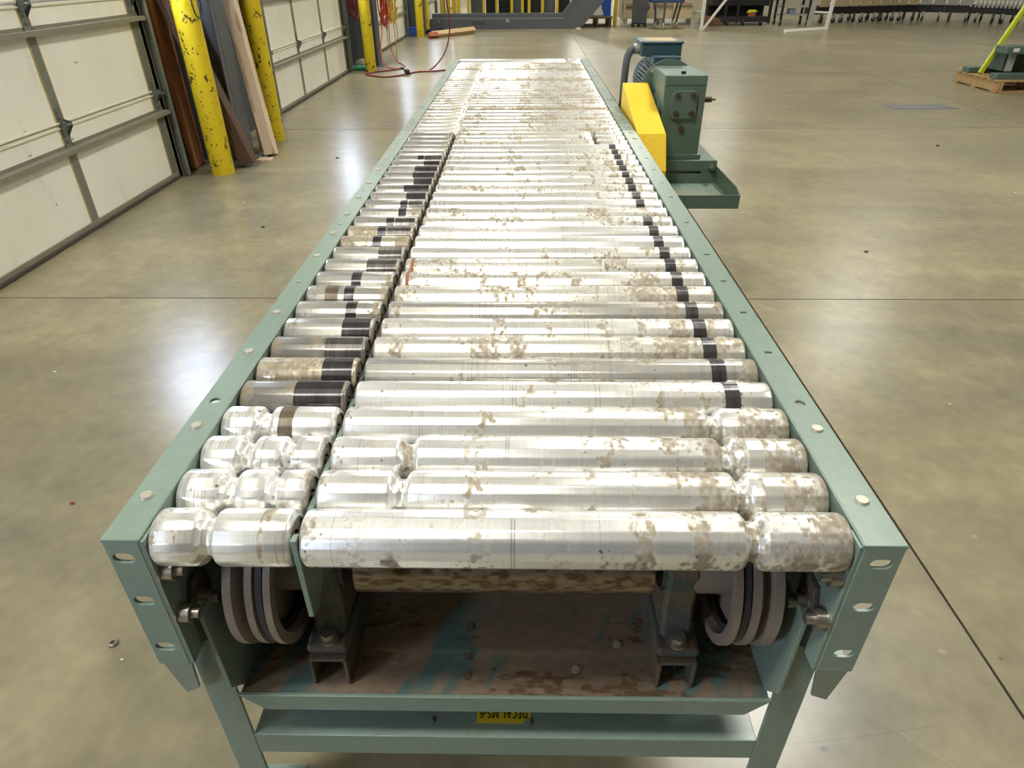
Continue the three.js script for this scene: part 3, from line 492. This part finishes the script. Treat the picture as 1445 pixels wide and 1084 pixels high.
// ---------------------------------------------------------------- bollards and what leans by the first pier
function bollard(x, z, h, r, label) {
  const b = thing('bollard', label, 'bollard', [x, 0, z], 'yellow pipe bollards along the doors');
  const g = new THREE.CylinderGeometry(r, r, h, 40, 1); g.translate(x, h / 2, z); const uv = g.attributes.uv; for (let i = 0; i < uv.count; i++) uv.setXY(i, uv.getX(i) * 2 * Math.PI * r + z, uv.getY(i) * h + x);
  put(b, 'pipe', [g.toNonIndexed()], M.bollard); put(b, 'cap', [S(r, x, h, z, 1, 0.35, 1)], M.bollard);
}
bollard(-2.33, -5.16, 1.5, 0.084, 'chipped yellow pipe bollard with a black wire loop, beside the leaning dark timber');
bollard(-2.29, -6.3, 1.5, 0.084, 'yellow pipe bollard behind the pale leaning post');
bollard(-2.3, -10.85, 1.5, 0.08, 'yellow pipe bollard beside the green tube and orange cords');
bollard(-2.28, -16.3, 1.5, 0.082, 'yellow pipe bollard beside the blue tub');
bollard(-2.33, -17.75, 1.5, 0.08, 'yellow pipe bollard at the end of the grey steel frame');
one('wire_loop', [T([[-2.24, 1.3, -5.16], [-2.235, 1.16, -5.07], [-2.236, 1.07, -5.1], [-2.236, 1.06, -5.17], [-2.25, 1.13, -5.24], [-2.26, 1.3, -5.22]], 0.005, 40, 6)], M.black, 'thin black wire loop hanging on the chipped bollard', 'wire', [-2.24, 1.06, -5.16]);
{
  const a = thing('timber_post', 'pale square wooden post leaning beside the grey column', 'timber', [-2.12, 0, -5.68]); put(a, 'post', [bar([-2.13, 0.012, -5.7], [-2.47, 2.3, -6.1], 0.09, 0.09, 0.003)], M.pine);
  const b = thing('timber_beam', 'dark brown rough timber leaning behind the chipped bollard', 'timber', [-2.2, 0, -5.34]); put(b, 'beam', [bar([-2.19, 0.035, -5.34], [-2.56, 1.32, -5.31], 0.11, 0.11, 0.004)], M.brownTimber);
  const c = thing('timber_plank', 'reddish brown stained plank leaning against the door track', 'timber', [-2.54, 0, -5.3]); put(c, 'plank', [bar([-2.606, 0.01, -5.35], [-2.606, 2.2, -5.27], 0.03, 0.2, 0.003)], M.redwood);
  const e = thing('timber_plank', 'thin pale board standing behind the square post', 'timber', [-2.25, 0, -5.82]); put(e, 'plank', [bar([-2.25, 0.01, -5.86], [-2.42, 2.0, -6.2], 0.03, 0.09, 0.002)], M.pineDark);
  one('wood_offcut', [B(-2.27, -2.08, 0, 0.012, -5.6, -5.5)], M.pine, 'flat pale board scrap on the floor by the leaning post', 'board', [-2.17, 0, -5.55]);
}
// cords at the second pier
function coil(name, m, r, cx, cz, y0, y1, n, tail, label) {
  const pts = []; for (let i = 0; i <= n * 8; i++) { const t = i / 8, a = t * 2 * Math.PI, k = rr(0.85, 1.1), my = (y0 + y1) / 2; pts.push([cx + 0.05 * Math.sin(a * 0.37 + i), my + (y1 - y0) / 2 * Math.cos(a) * k, cz + 0.16 * Math.sin(a) * k + 0.02 * Math.sin(i * 1.7)]); }
  one(name, [T([...pts, ...tail], r, 40 * n, 6)], m, label, 'cord', [cx, 0, cz], 'cords hanging on the second pier');
}
coil('extension_cord', M.orange, 0.0075, -2.22, -11.86, 0.52, 1.5, 7, [[-2.24, 0.5, -11.7], [-2.23, 0.2, -11.4], [-2.15, 0.03, -11.25], [-2.02, 0.008, -11.12], [-1.9, 0.008, -11.1]], 'orange extension cord coiled on the column with its tail on the floor');
coil('extension_cord', M.orange, 0.0075, -2.22, -12.3, 0.6, 1.42, 6, [[-2.22, 0.45, -12.2], [-2.2, 0.2, -12.1], [-2.1, 0.04, -11.9], [-1.95, 0.008, -11.6], [-1.85, 0.008, -11.3]], 'second orange cord hanging looser behind the first coil');
coil('extension_cord', M.yellowCord, 0.008, -2.08, -11.9, 0.55, 1.4, 4, [[-2.08, 0.5, -11.9], [-2.08, 0.25, -11.95], [-2.1, 0.01, -12.0]], 'yellow extension cord hanging among the orange coils');
coil('air_hose', M.hoseRed, 0.012, -2.5, -11.05, 0.68, 1.6, 4, [[-2.5, 0.9, -11.2]], 'dark red hose coiled on the wall behind the bollard next to the orange cords');
{
  const h = thing('air_hose', 'dark red hose with black coupling lying on the floor below the orange cords', 'hose', [-1.8, 0, -10.6]);
  const y = 0.011;
  put(h, 'hose', [T([[-1.88, y, -11.08], [-2.05, y, -10.85], [-2.24, y, -10.66], [-2.31, y, -10.47], [-2.2, y, -10.32], [-1.96, y, -10.19], [-1.78, y, -10.34], [-1.7, y, -10.5], [-1.56, y, -10.72], [-1.38, y, -10.76], [-1.2, y, -10.87], [-1.0, y, -10.95]], 0.011, 90, 8)], M.hoseRed);
  put(h, 'hose_coupling', [S(0.04, -1.7, 0.036, -10.5), S(0.028, -1.72, 0.05, -10.47)], M.hoseBlack); put(h, 'hose_end', [C(0.016, 0.07, 'x', -1.87, 0.016, -11.07, 10)], M.hoseBlack);
}
one('hanging_cord', [T([[-1.42, 0.013, -10.9], [-1.4, 0.02, -10.93], [-1.34, 0.06, -10.95], [-1.19, 0.24, -11], [-1.115, 0.46, -11], [-1.1, 0.69, -11], [-1.13, 0.95, -11], [-1.18, 2.2, -11], [-1.2, CEIL - 0.28, -11]], 0.01, 120, 8)], mat(0x6a2a30, 0.22), 'glossy dark red cord hanging from the roof down to the floor hose', 'cord', [-1.2, 0, -11]);
one('green_tube', [C(0.035, 0.24, 'x', -2.49, 0.036, -10.95, 16)], mat(0x2f8f72, 0.4), 'green tube lying beside the bollard next to the orange cords', 'tube', [-2.44, 0, -10.9]);
one('white_rag', [S(0.11, -2.47, 0.05, -11.08, 1.2, 0.9, 0.8), S(0.07, -2.4, 0.1, -11.1, 1, 0.9, 1)], mat(0x8c8878, 0.95), 'crumpled grey white rag behind the green tube', 'rag', [-2.47, 0, -11.08]);
{ const t = thing('storage_tub', 'small blue plastic tub by the wall near the lumber on the floor', 'tub', [-2.47, 0, -16.6]); put(t, 'tub_body', [B(-2.59, -2.36, 0, 0.16, -16.72, -16.48, 0.02)], M.blue); put(t, 'tub_rim', [B(-2.6, -2.35, 0.15, 0.17, -16.73, -16.47, 0.006)], M.blue); }
one('lumber_beam', [bar([-2.0, 0.06, -16.08], [-1.15, 0.075, -17.1], 0.11, 0.1, 0.004)], M.lumber, 'pale lumber beam lying on the floor in front of the grey steel frame', 'lumber', [-1.6, 0, -16.6], 'lumber on the floor');
one('lumber_block', [bar([-2.06, 0.055, -15.96], [-1.88, 0.055, -16.1], 0.1, 0.1, 0.004)], M.lumberRed, 'reddish lumber block against the end of the pale beam', 'lumber', [-1.97, 0, -16.03], 'lumber on the floor');
{ const pts = []; for (let i = 0; i <= 48; i++) { const a = i / 8 * 2 * Math.PI; pts.push([-2.02 + 0.2 * Math.cos(a) * rr(0.8, 1.1), 0.03 + 0.012 * (i / 8), -16.85 + 0.2 * Math.sin(a) * rr(0.8, 1.1)]); } one('cable_coil', [T(pts, 0.018, 200, 6)], M.black, 'black cable coil behind the lumber on the floor', 'cable', [-2.02, 0, -16.85]); }

// ---------------------------------------------------------------- far side of the hall
{ // grey welded steel frame with one raised end
  const f = thing('steel_frame', 'long dark grey steel frame with an upswept end and dark lettering', 'steel frame', [0, 0, -18.5]);
  const zf = -18.25;
  put(f, 'side_plate', [plate('xy', [[-2.32, 0], [1.2, 0], [1.42, 0.06], [3.1, 1.9], [2.5, 1.9], [0.98, 0.235], [-2.25, 0.235], [-2.32, 0.2]], zf - 0.03, 0.03, [], 0.004)], M.steelGrey);
  put(f, 'top_flange', [plate('xy', [[-2.25, 0.235], [0.98, 0.235], [2.5, 1.9], [2.35, 1.9], [0.92, 0.33], [-2.25, 0.33]], zf - 0.28, 0.2, [], 0.004)], M.steelGrey);
  put(f, 'edge_strip', [B(-2.25, 0.95, 0.225, 0.237, zf - 0.08, zf + 0.006)], M.steelGreyEdge);
  put(f, 'frame_back', [plate('xy', [[-2.32, 0], [1.2, 0], [3.1, 1.9], [2.5, 1.9], [0.98, 0.235], [-2.25, 0.235]], zf - 0.33, 0.03)], M.steelGrey);
  put(f, 'frame_deck', [B(-2.25, 0.95, 0.3, 0.33, zf - 0.33, zf - 0.28)], M.steelGrey);
  put(f, 'pivot_pin', [C(0.022, 0.04, 'z', -2.08, 0.17, zf + 0.01, 14)], M.bolt); put(f, 'latch', [B(-0.45, -0.37, 0.15, 0.22, zf + 0.004, zf + 0.02)], M.greyLight);
  const cv = document.createElement('canvas'); cv.width = 256; cv.height = 80; const c = cv.getContext('2d'); c.fillStyle = '#5a5d61'; c.fillRect(0, 0, 256, 80); c.fillStyle = '#17181a'; c.font = 'bold 80px sans-serif'; c.textAlign = 'center'; c.textBaseline = 'middle'; c.fillText('TITAN', 128, 42, 240);
  const t = new THREE.CanvasTexture(cv); t.colorSpace = THREE.SRGBColorSpace; const d = shadows(new THREE.Mesh(new THREE.BoxGeometry(0.36, 0.11, 0.002), mat(0xffffff, 0.5, 0, { map: t }))); d.name = 'lettering'; d.userData.label = 'dark stencilled lettering'; d.position.set(-1.12, 0.135, zf + 0.006 - f.position.z); f.add(d);
}
{ // yellow posts with dark panels behind the grey frame
  const r = thing('guard_rack', 'rack of yellow upright posts with dark panels behind the grey frame', 'rack', [0, 0, -19.6]);
  const xs = [-1.42, -1.03, -0.7, -0.32, -0.05, 0.12, 0.46, 0.83, 1.2];
  for (const x of xs) put(r, 'post', [B(x - 0.035, x + 0.035, 0, 2.2, -19.3, -19.22, 0.006)], M.yellowPost);
  for (let i = 0; i < xs.length - 1; i++) put(r, 'panel', [B(xs[i] + 0.03, xs[i + 1] - 0.03, 0.02, 1.9, -19.75 - 0.03 * (i % 2), -19.65)], i % 3 ? M.black : M.grey);
  put(r, 'bottom_beam', [B(-1.45, 1.25, 0.2, 0.26, -19.22, -19.16)], M.tan); put(r, 'top_beam', [B(-1.45, 1.25, 2.1, 2.2, -19.3, -19.22)], M.yellowPost);
  const p = thing('pallet_rack_upright', 'cluster of tall yellow rack uprights beside the dock wall', 'rack', [-1.85, 0, -19]);
  for (const [x, z, w] of [[-2.06, -18.9, 0.04], [-1.93, -19.2, 0.05], [-1.76, -19, 0.055], [-1.66, -19.15, 0.04]]) put(p, 'upright', [B(x - w, x + w, 0, 2.4, z - 0.04, z + 0.04, 0.006)], M.yellowPost);
  put(p, 'brace', [bar([-2.06, 0.9, -18.9], [-1.66, 1.5, -19.15], 0.03, 0.03)], M.yellowPost);
}
function pallet(name, label, x0, x1, z0, z1, h, m, y = 0) {
  const p = thing(name, label, 'pallet', [(x0 + x1) / 2, y, (z0 + z1) / 2]);
  for (let i = 0; i < 3; i++) { const x = mix(x0 + 0.05, x1 - 0.05, i / 2); put(p, 'stringer', [B(x - 0.03, x + 0.03, y + 0.016, y + h - 0.018, z0, z1)], m); }
  const n = 7; for (let i = 0; i < n; i++) { const z = mix(z0 + 0.05, z1 - 0.05, i / (n - 1)); put(p, 'deck_board', [B(x0, x1, y + h - 0.018, y + h, z - 0.045, z + 0.045, 0.002)], m); if (i % 3 === 0) put(p, 'bottom_board', [B(x0, x1, y, y + 0.016, z - 0.045, z + 0.045)], m); }
  return p;
}
pallet('wooden_pallet', 'dark worn wooden pallet under the blue printed carton', 1.44, 2.2, -19.7, -18.8, 0.2, M.palletDark);
{
  one('carton_sheet', [B(1.43, 2.2, 0.2, 0.235, -19.7, -18.8, 0.004)], M.tanDark, 'flat brown sheet between the dark pallet and the blue carton', 'sheet', [1.9, 0.2, -19.2]);
  const t = thing('carton', 'blue printed carton with a white picture on the dark pallet', 'carton', [1.9, 0.235, -19.2]); put(t, 'box', [B(1.5, 2.16, 0.235, 0.95, -19.6, -18.9, 0.005)], M.blue);
  put(t, 'white_print', [plate('xy', [[1.72, 0.25], [1.98, 0.25], [1.96, 0.34], [1.92, 0.4], [1.93, 0.46], [1.84, 0.48], [1.8, 0.42], [1.74, 0.36]], -18.9, 0.003)], M.white, 'white print');
}
one('rack_post', [B(2.24, 2.29, 0, 2.3, -19.0, -18.95, 0.005), B(2.32, 2.37, 0, 2.3, -19.3, -19.25, 0.005), B(2.24, 2.37, 1.6, 1.65, -19.25, -19.0)], M.yellowPost, 'pair of yellow rack posts beside the blue carton', 'rack', [2.28, 0, -19.1]);
{ // wheeled bin
  const b = thing('waste_bin', 'dark grey wheeled waste bin beside the pale crate', 'bin', [2.86, 0, -18.75]);
  const g = new THREE.CylinderGeometry(0.27, 0.225, 0.95, 4, 1); g.rotateY(Math.PI / 4); const gg = metric(g.toNonIndexed()); gg.computeVertexNormals(); gg.translate(2.86, 0.57, -18.75); put(b, 'bin_body', [gg], M.grey);
  put(b, 'bin_rim', [B(2.66, 3.06, 1.03, 1.07, -18.95, -18.55, 0.01)], M.grey); put(b, 'dolly', [B(2.7, 3.02, 0.07, 0.1, -18.9, -18.6, 0.01)], M.black);
  for (const x of [2.71, 2.86, 3.01]) for (const z of [-18.62, -18.88]) put(b, 'caster', [C(0.035, 0.025, 'x', x, 0.035, z, 14), B(x - 0.015, x + 0.015, 0.04, 0.075, z - 0.02, z + 0.02)], M.black);
}
{ // pale wooden crate
  const c = thing('wooden_crate', 'long pale wooden crate on blocks behind the bin', 'crate', [3.5, 0, -19.8]);
  put(c, 'crate_side', [B(2.5, 4.45, 0.14, 0.9, -20.2, -19.4)], M.tan);
  for (const y of [0.14, 0.42, 0.7]) put(c, 'batten', [B(2.5, 4.45, y, y + 0.07, -19.4, -19.37, 0.003)], y === 0.42 ? M.tanDark : M.tan);
  for (const x of [2.52, 3.2, 3.8, 4.38]) put(c, 'upright_batten', [B(x, x + 0.07, 0.14, 0.9, -19.37, -19.34, 0.003)], M.tan);
  for (const x of [2.56, 3.5, 4.3]) put(c, 'block', [B(x, x + 0.1, 0, 0.14, -20.2, -19.42)], M.white);
}
{ // tubular hand cart on casters
  const c = thing('hand_cart', 'grey tubular cart on pale casters in front of the crate', 'cart', [3.25, 0, -18.1]);
  for (const [x, z] of [[3.3, -17.85], [3.18, -18.3]]) { put(c, 'caster', [C(0.075, 0.03, 'x', x, 0.075, z, 24)], M.greyLight); put(c, 'caster_fork', [B(x - 0.03, x + 0.03, 0.08, 0.2, z - 0.02, z + 0.02, 0.004)], M.grey); }
  put(c, 'frame_tube', [T([[3.3, 0.18, -17.85], [3.3, 0.5, -17.85], [3.28, 0.9, -17.85]], 0.025, 16, 8)], M.grey); put(c, 'frame_tube', [T([[3.18, 0.18, -18.3], [3.14, 0.5, -18.3], [2.98, 0.9, -18.3]], 0.025, 16, 8)], M.grey);
  put(c, 'brace_tube', [T([[3.26, 0.25, -17.86], [3.1, 0.55, -18.05], [2.98, 0.85, -18.2]], 0.02, 16, 8)], M.greyLight); put(c, 'shelf', [B(3.0, 3.75, 0.56, 0.62, -18.4, -17.85, 0.006)], M.navy);
  for (const z of [-17.85, -18.3]) { put(c, 'caster', [C(0.075, 0.03, 'x', 3.7, 0.075, z - 0.5, 24)], M.greyLight); put(c, 'frame_tube', [bar([3.7, 0.12, z - 0.5], [3.7, 0.56, z - 0.1], 0.035, 0.035)], M.grey); }
}
{ // white gantry uprights
  const l = thing('gantry_stand', 'white perforated steel upright with a slanting brace', 'steel frame', [4.2, 0, -17.65]);
  put(l, 'upright', [B(4.12, 4.19, 0, 2.4, -17.64, -17.58, 0.004)], M.white); put(l, 'upright', [B(4.02, 4.11, 0, 2.4, -18.2, -18.12, 0.004)], M.greyLight);
  put(l, 'brace', [bar([4.19, 0.02, -17.6], [5.1, 1.25, -17.6], 0.05, 0.04)], M.white); for (const y of [0.36, 0.9, 1.5]) put(l, 'rung', [bar([4.15, y, -17.62], [4.07, y, -18.16], 0.04, 0.04)], M.greyLight);
  const k = thing('gantry_stand', 'pale steel upright standing on a long white foot', 'steel frame', [6.9, 0, -17.9]);
  put(k, 'upright', [bar([7.12, 0.03, -17.72], [7.22, 1.9, -17.72], 0.07, 0.06)], M.white); put(k, 'upright', [bar([6.84, 0.03, -18.1], [6.95, 1.9, -18.1], 0.1, 0.06)], M.greyLight); put(k, 'rung', [bar([6.9, 0.34, -18.1], [7.14, 0.34, -17.74], 0.04, 0.04)], M.greyLight); put(k, 'foot', [bar([5.92, 0.025, -17.02], [7.14, 0.025, -17.72], 0.07, 0.05)], M.white);
}
{ // dark machines on a low platform
  const m = thing('floor_machine', 'black machine cabinet with a yellow tool on its lower deck', 'machine', [5.5, 0, -19.3]);
  put(m, 'deck', [B(4.95, 6.12, 0.08, 0.2, -19.6, -18.95, 0.01)], M.black); put(m, 'cabinet', [B(4.75, 6.2, 0.42, 1.6, -20.1, -19.3, 0.01)], M.black); put(m, 'back_panel', [B(4.75, 6.2, 0.1, 0.45, -20.1, -19.7)], M.black);
  for (const x of [5.05, 5.35, 6.15]) put(m, 'post', [B(x - 0.03, x + 0.03, 0.05, 1.4, -19.05, -18.98, 0.005)], M.blackGloss);
  for (const x of [5.1, 5.5, 5.95]) put(m, 'wheel', [C(0.07, 0.05, 'x', x, 0.07, -18.98, 16)], M.black);
  const y = thing('yellow_tool', 'small yellow tool lying on the deck of the black machine', 'tool', [5.72, 0.2, -19.1]); put(y, 'tool_body', [plate('xy', [[5.6, 0.28], [5.86, 0.3], [5.8, 0.34], [5.65, 0.34]], -19.12, 0.06, [], 0.004)], M.lime); put(y, 'tool_stand', [B(5.64, 5.82, 0.2, 0.28, -19.12, -19.06)], M.lumberRed);
  one('wood_crate_dark', [B(4.5, 4.93, 0, 0.16, -19.4, -18.9, 0.01), B(4.55, 4.7, 0.16, 0.2, -19.3, -19.0)], M.palletDark, 'low brown wooden box against the black machine', 'box', [4.7, 0, -19.15]);
}
{ // utility cart
  const c = thing('utility_cart', 'dark utility cart with pale shelves on black casters', 'cart', [6.7, 0, -19]);
  for (const [y, m] of [[0.22, M.greyLight], [0.4, M.greyLight], [0.7, M.black]]) put(c, 'shelf', [B(6.4, 7.05, y, y + 0.03, -19.35, -18.85, 0.004)], m);
  for (const x of [6.4, 7.06]) for (const z of [-18.86, -19.34]) { put(c, 'post', [B(x - 0.025, x + 0.025, 0.12, 0.95, z - 0.025, z + 0.025, 0.004)], M.black); put(c, 'caster', [C(0.06, 0.035, 'x', x, 0.06, z, 18)], M.black); put(c, 'caster_fork', [B(x - 0.028, x + 0.028, 0.07, 0.14, z - 0.02, z + 0.02)], M.greyLight); }
  one('cart_bin', [B(6.6, 6.76, 0.252, 0.37, -19.1, -18.9, 0.01)], mat(0x7d8aa0, 0.6), 'small blue grey bin on the lower shelf of the utility cart', 'bin', [6.68, 0.252, -19.0]);
}
{ // accordion conveyor on casters, curving along the back
  const c = thing('flexible_conveyor', 'long accordion conveyor with tan skirt panels on many black casters', 'conveyor', [9.8, 0, -20]);
  const cv = new THREE.CatmullRomCurve3([[7.55, -19.55], [8.55, -19.85], [9.3, -20.05], [10.4, -20.35], [11.1, -20.1], [11.75, -19.6], [12.2, -18.9], [12.5, -18.2]].map(([x, z]) => new THREE.Vector3(x, 0, z))), n = 20;
  const place = (g, t) => { const p = cv.getPointAt(t), d = cv.getTangentAt(t); g.rotateY(Math.atan2(-d.z, d.x)); g.translate(p.x, 0, p.z); return g; };
  const L = cv.getLength();
  for (let i = 0; i < n; i++) {
    const t = (i + 0.5) / n, w = L / n;
    if (t < 0.68) { const g = [B(-w * 0.44, w * 0.44, 0.37, 0.9, -0.01, 0.01, 0.004)]; for (let k = -3; k <= 3; k++) g.push(C(0.011, 0.52, 'y', k * w * 0.125, 0.635, 0.012, 8)); put(c, 'skirt_panel', [place(merge(g), t)], t > 0.5 ? M.greyLight : M.tan); }
    else for (const s of [-1, 1]) for (let q = 0; q < 3; q++) put(c, 'lattice_bar', [place(bar([-w * 0.3 * s + (q - 1) * w / 3, 0.34, 0.012 * s], [w * 0.3 * s + (q - 1) * w / 3, 0.86, 0.012 * s], 0.035, 0.01), t)], M.greyLight);
    put(c, 'undercarriage', [place(B(-w * 0.5, w * 0.5, 0.2, 0.38, -0.55, -0.03), t)], M.black);
    for (const z of [-0.03, -0.5]) { const k = put(c, 'caster', [place(C(0.06, 0.035, 'x', 0.08 * (i % 2), 0.06, z, 16), t)], M.black); put(k, 'caster_fork', [place(B(-0.026 + 0.08 * (i % 2), 0.026 + 0.08 * (i % 2), 0.06, 0.22, z - 0.012, z + 0.03, 0.004), t)], i % 3 ? M.greyLight : M.grey); }
  }
}
// pallet with a green machine part and a lime pole at the right edge
pallet('wooden_pallet', 'pale wooden pallet carrying green steel parts and a lime pole', 5.7, 6.8, -9.65, -8.72, 0.14, M.pallet);
{
  const m = thing('machine_base', 'dark green steel machine base bolted together on the pale pallet', 'machine', [6.3, 0.14, -9.15]);
  put(m, 'base_channel', [B(5.72, 6.7, 0.14, 0.2, -8.95, -8.8, 0.004)], M.greenM); put(m, 'base_channel', [B(5.72, 6.7, 0.14, 0.2, -9.55, -9.4, 0.004)], M.greenM);
  put(m, 'upright', [B(5.96, 6.02, 0.2, 0.4, -9.1, -9.04)], M.greyLight); put(m, 'upright', [B(6.55, 6.61, 0.2, 0.4, -9.1, -9.04)], M.greyLight);
  put(m, 'top_plate', [B(5.83, 6.7, 0.4, 0.48, -9.2, -8.95, 0.006)], M.greenM); put(m, 'label_plate', [B(5.9, 5.97, 0.425, 0.465, -8.95, -8.945)], M.white); put(m, 'label_plate', [B(6.06, 6.16, 0.41, 0.47, -8.95, -8.945)], M.white);
  put(m, 'back_plate', [B(5.95, 6.6, 0.2, 0.4, -9.4, -9.38)], M.greenM); put(m, 'end_web', [B(5.93, 5.95, 0.2, 0.4, -9.4, -9.1)], M.greenM); put(m, 'inner_shelf', [B(5.95, 6.6, 0.39, 0.4, -9.4, -9.2)], M.greenM);
  one('lime_pole', [bar([5.8, 0.15, -9.28], [6.15, 1.1, -9.28], 0.05, 0.05, 0.006)], M.lime, 'lime yellow square pole leaning over the green machine base', 'pole', [5.8, 0.15, -9.28]);
}
one('floor_plate', [plate('xz', [[4.0, -7.95], [4.06, -7.71], [4.73, -7.71], [4.68, -7.99]], 0, 0.003)], mat(0x77777c, 0.4, 0.4), 'thin grey steel plate lying flat on the open floor', 'plate', [4.37, 0, -7.84]);
// small things lying about
one('hex_nut', [plate('xz', ring(-0.97, -0.97, 0.011, 0.011, 6), 0, 0.009, [ring(-0.97, -0.97, 0.0055)], 0.0006)], M.bolt, 'loose steel nut on the floor beside the conveyor end', 'nut', [-0.97, 0, -0.97]);
[[-0.93, -0.93, 0.003, M.white], [-1.86, -2.2, 0.006, M.white], [-2.08, -2.05, 0.005, M.white], [-1.35, -1.45, 0.006, M.hoseRed], [1.55, -2.0, 0.005, M.white], [2.6, -4.1, 0.008, M.white], [2.05, -1.75, 0.005, M.white], [1.9, -3.5, 0.009, M.black], [-1.6, -3.9, 0.01, M.black], [3.6, -6.0, 0.012, M.black], [2.5, -2.4, 0.006, M.tan], [-1.55, -5.6, 0.012, M.black], [-1.9, -4.4, 0.006, M.white], [3.4, -4.6, 0.01, M.white]].forEach(([x, z, r, m]) => one('floor_chip', [S(r, x, r * 0.4, z, 1.3, 0.4, 0.8)], m, { [M.white.uuid]: 'tiny white chip of debris on the open concrete floor', [M.black.uuid]: 'small black crumb of debris on the open concrete floor', [M.hoseRed.uuid]: 'tiny dark red shred on the floor beside the conveyor', [M.tan.uuid]: 'tiny tan chip on the open concrete floor' }[m.uuid], 'debris', [x, 0, z], 'chips of debris on the floor'));

renderer.render(scene, camera);
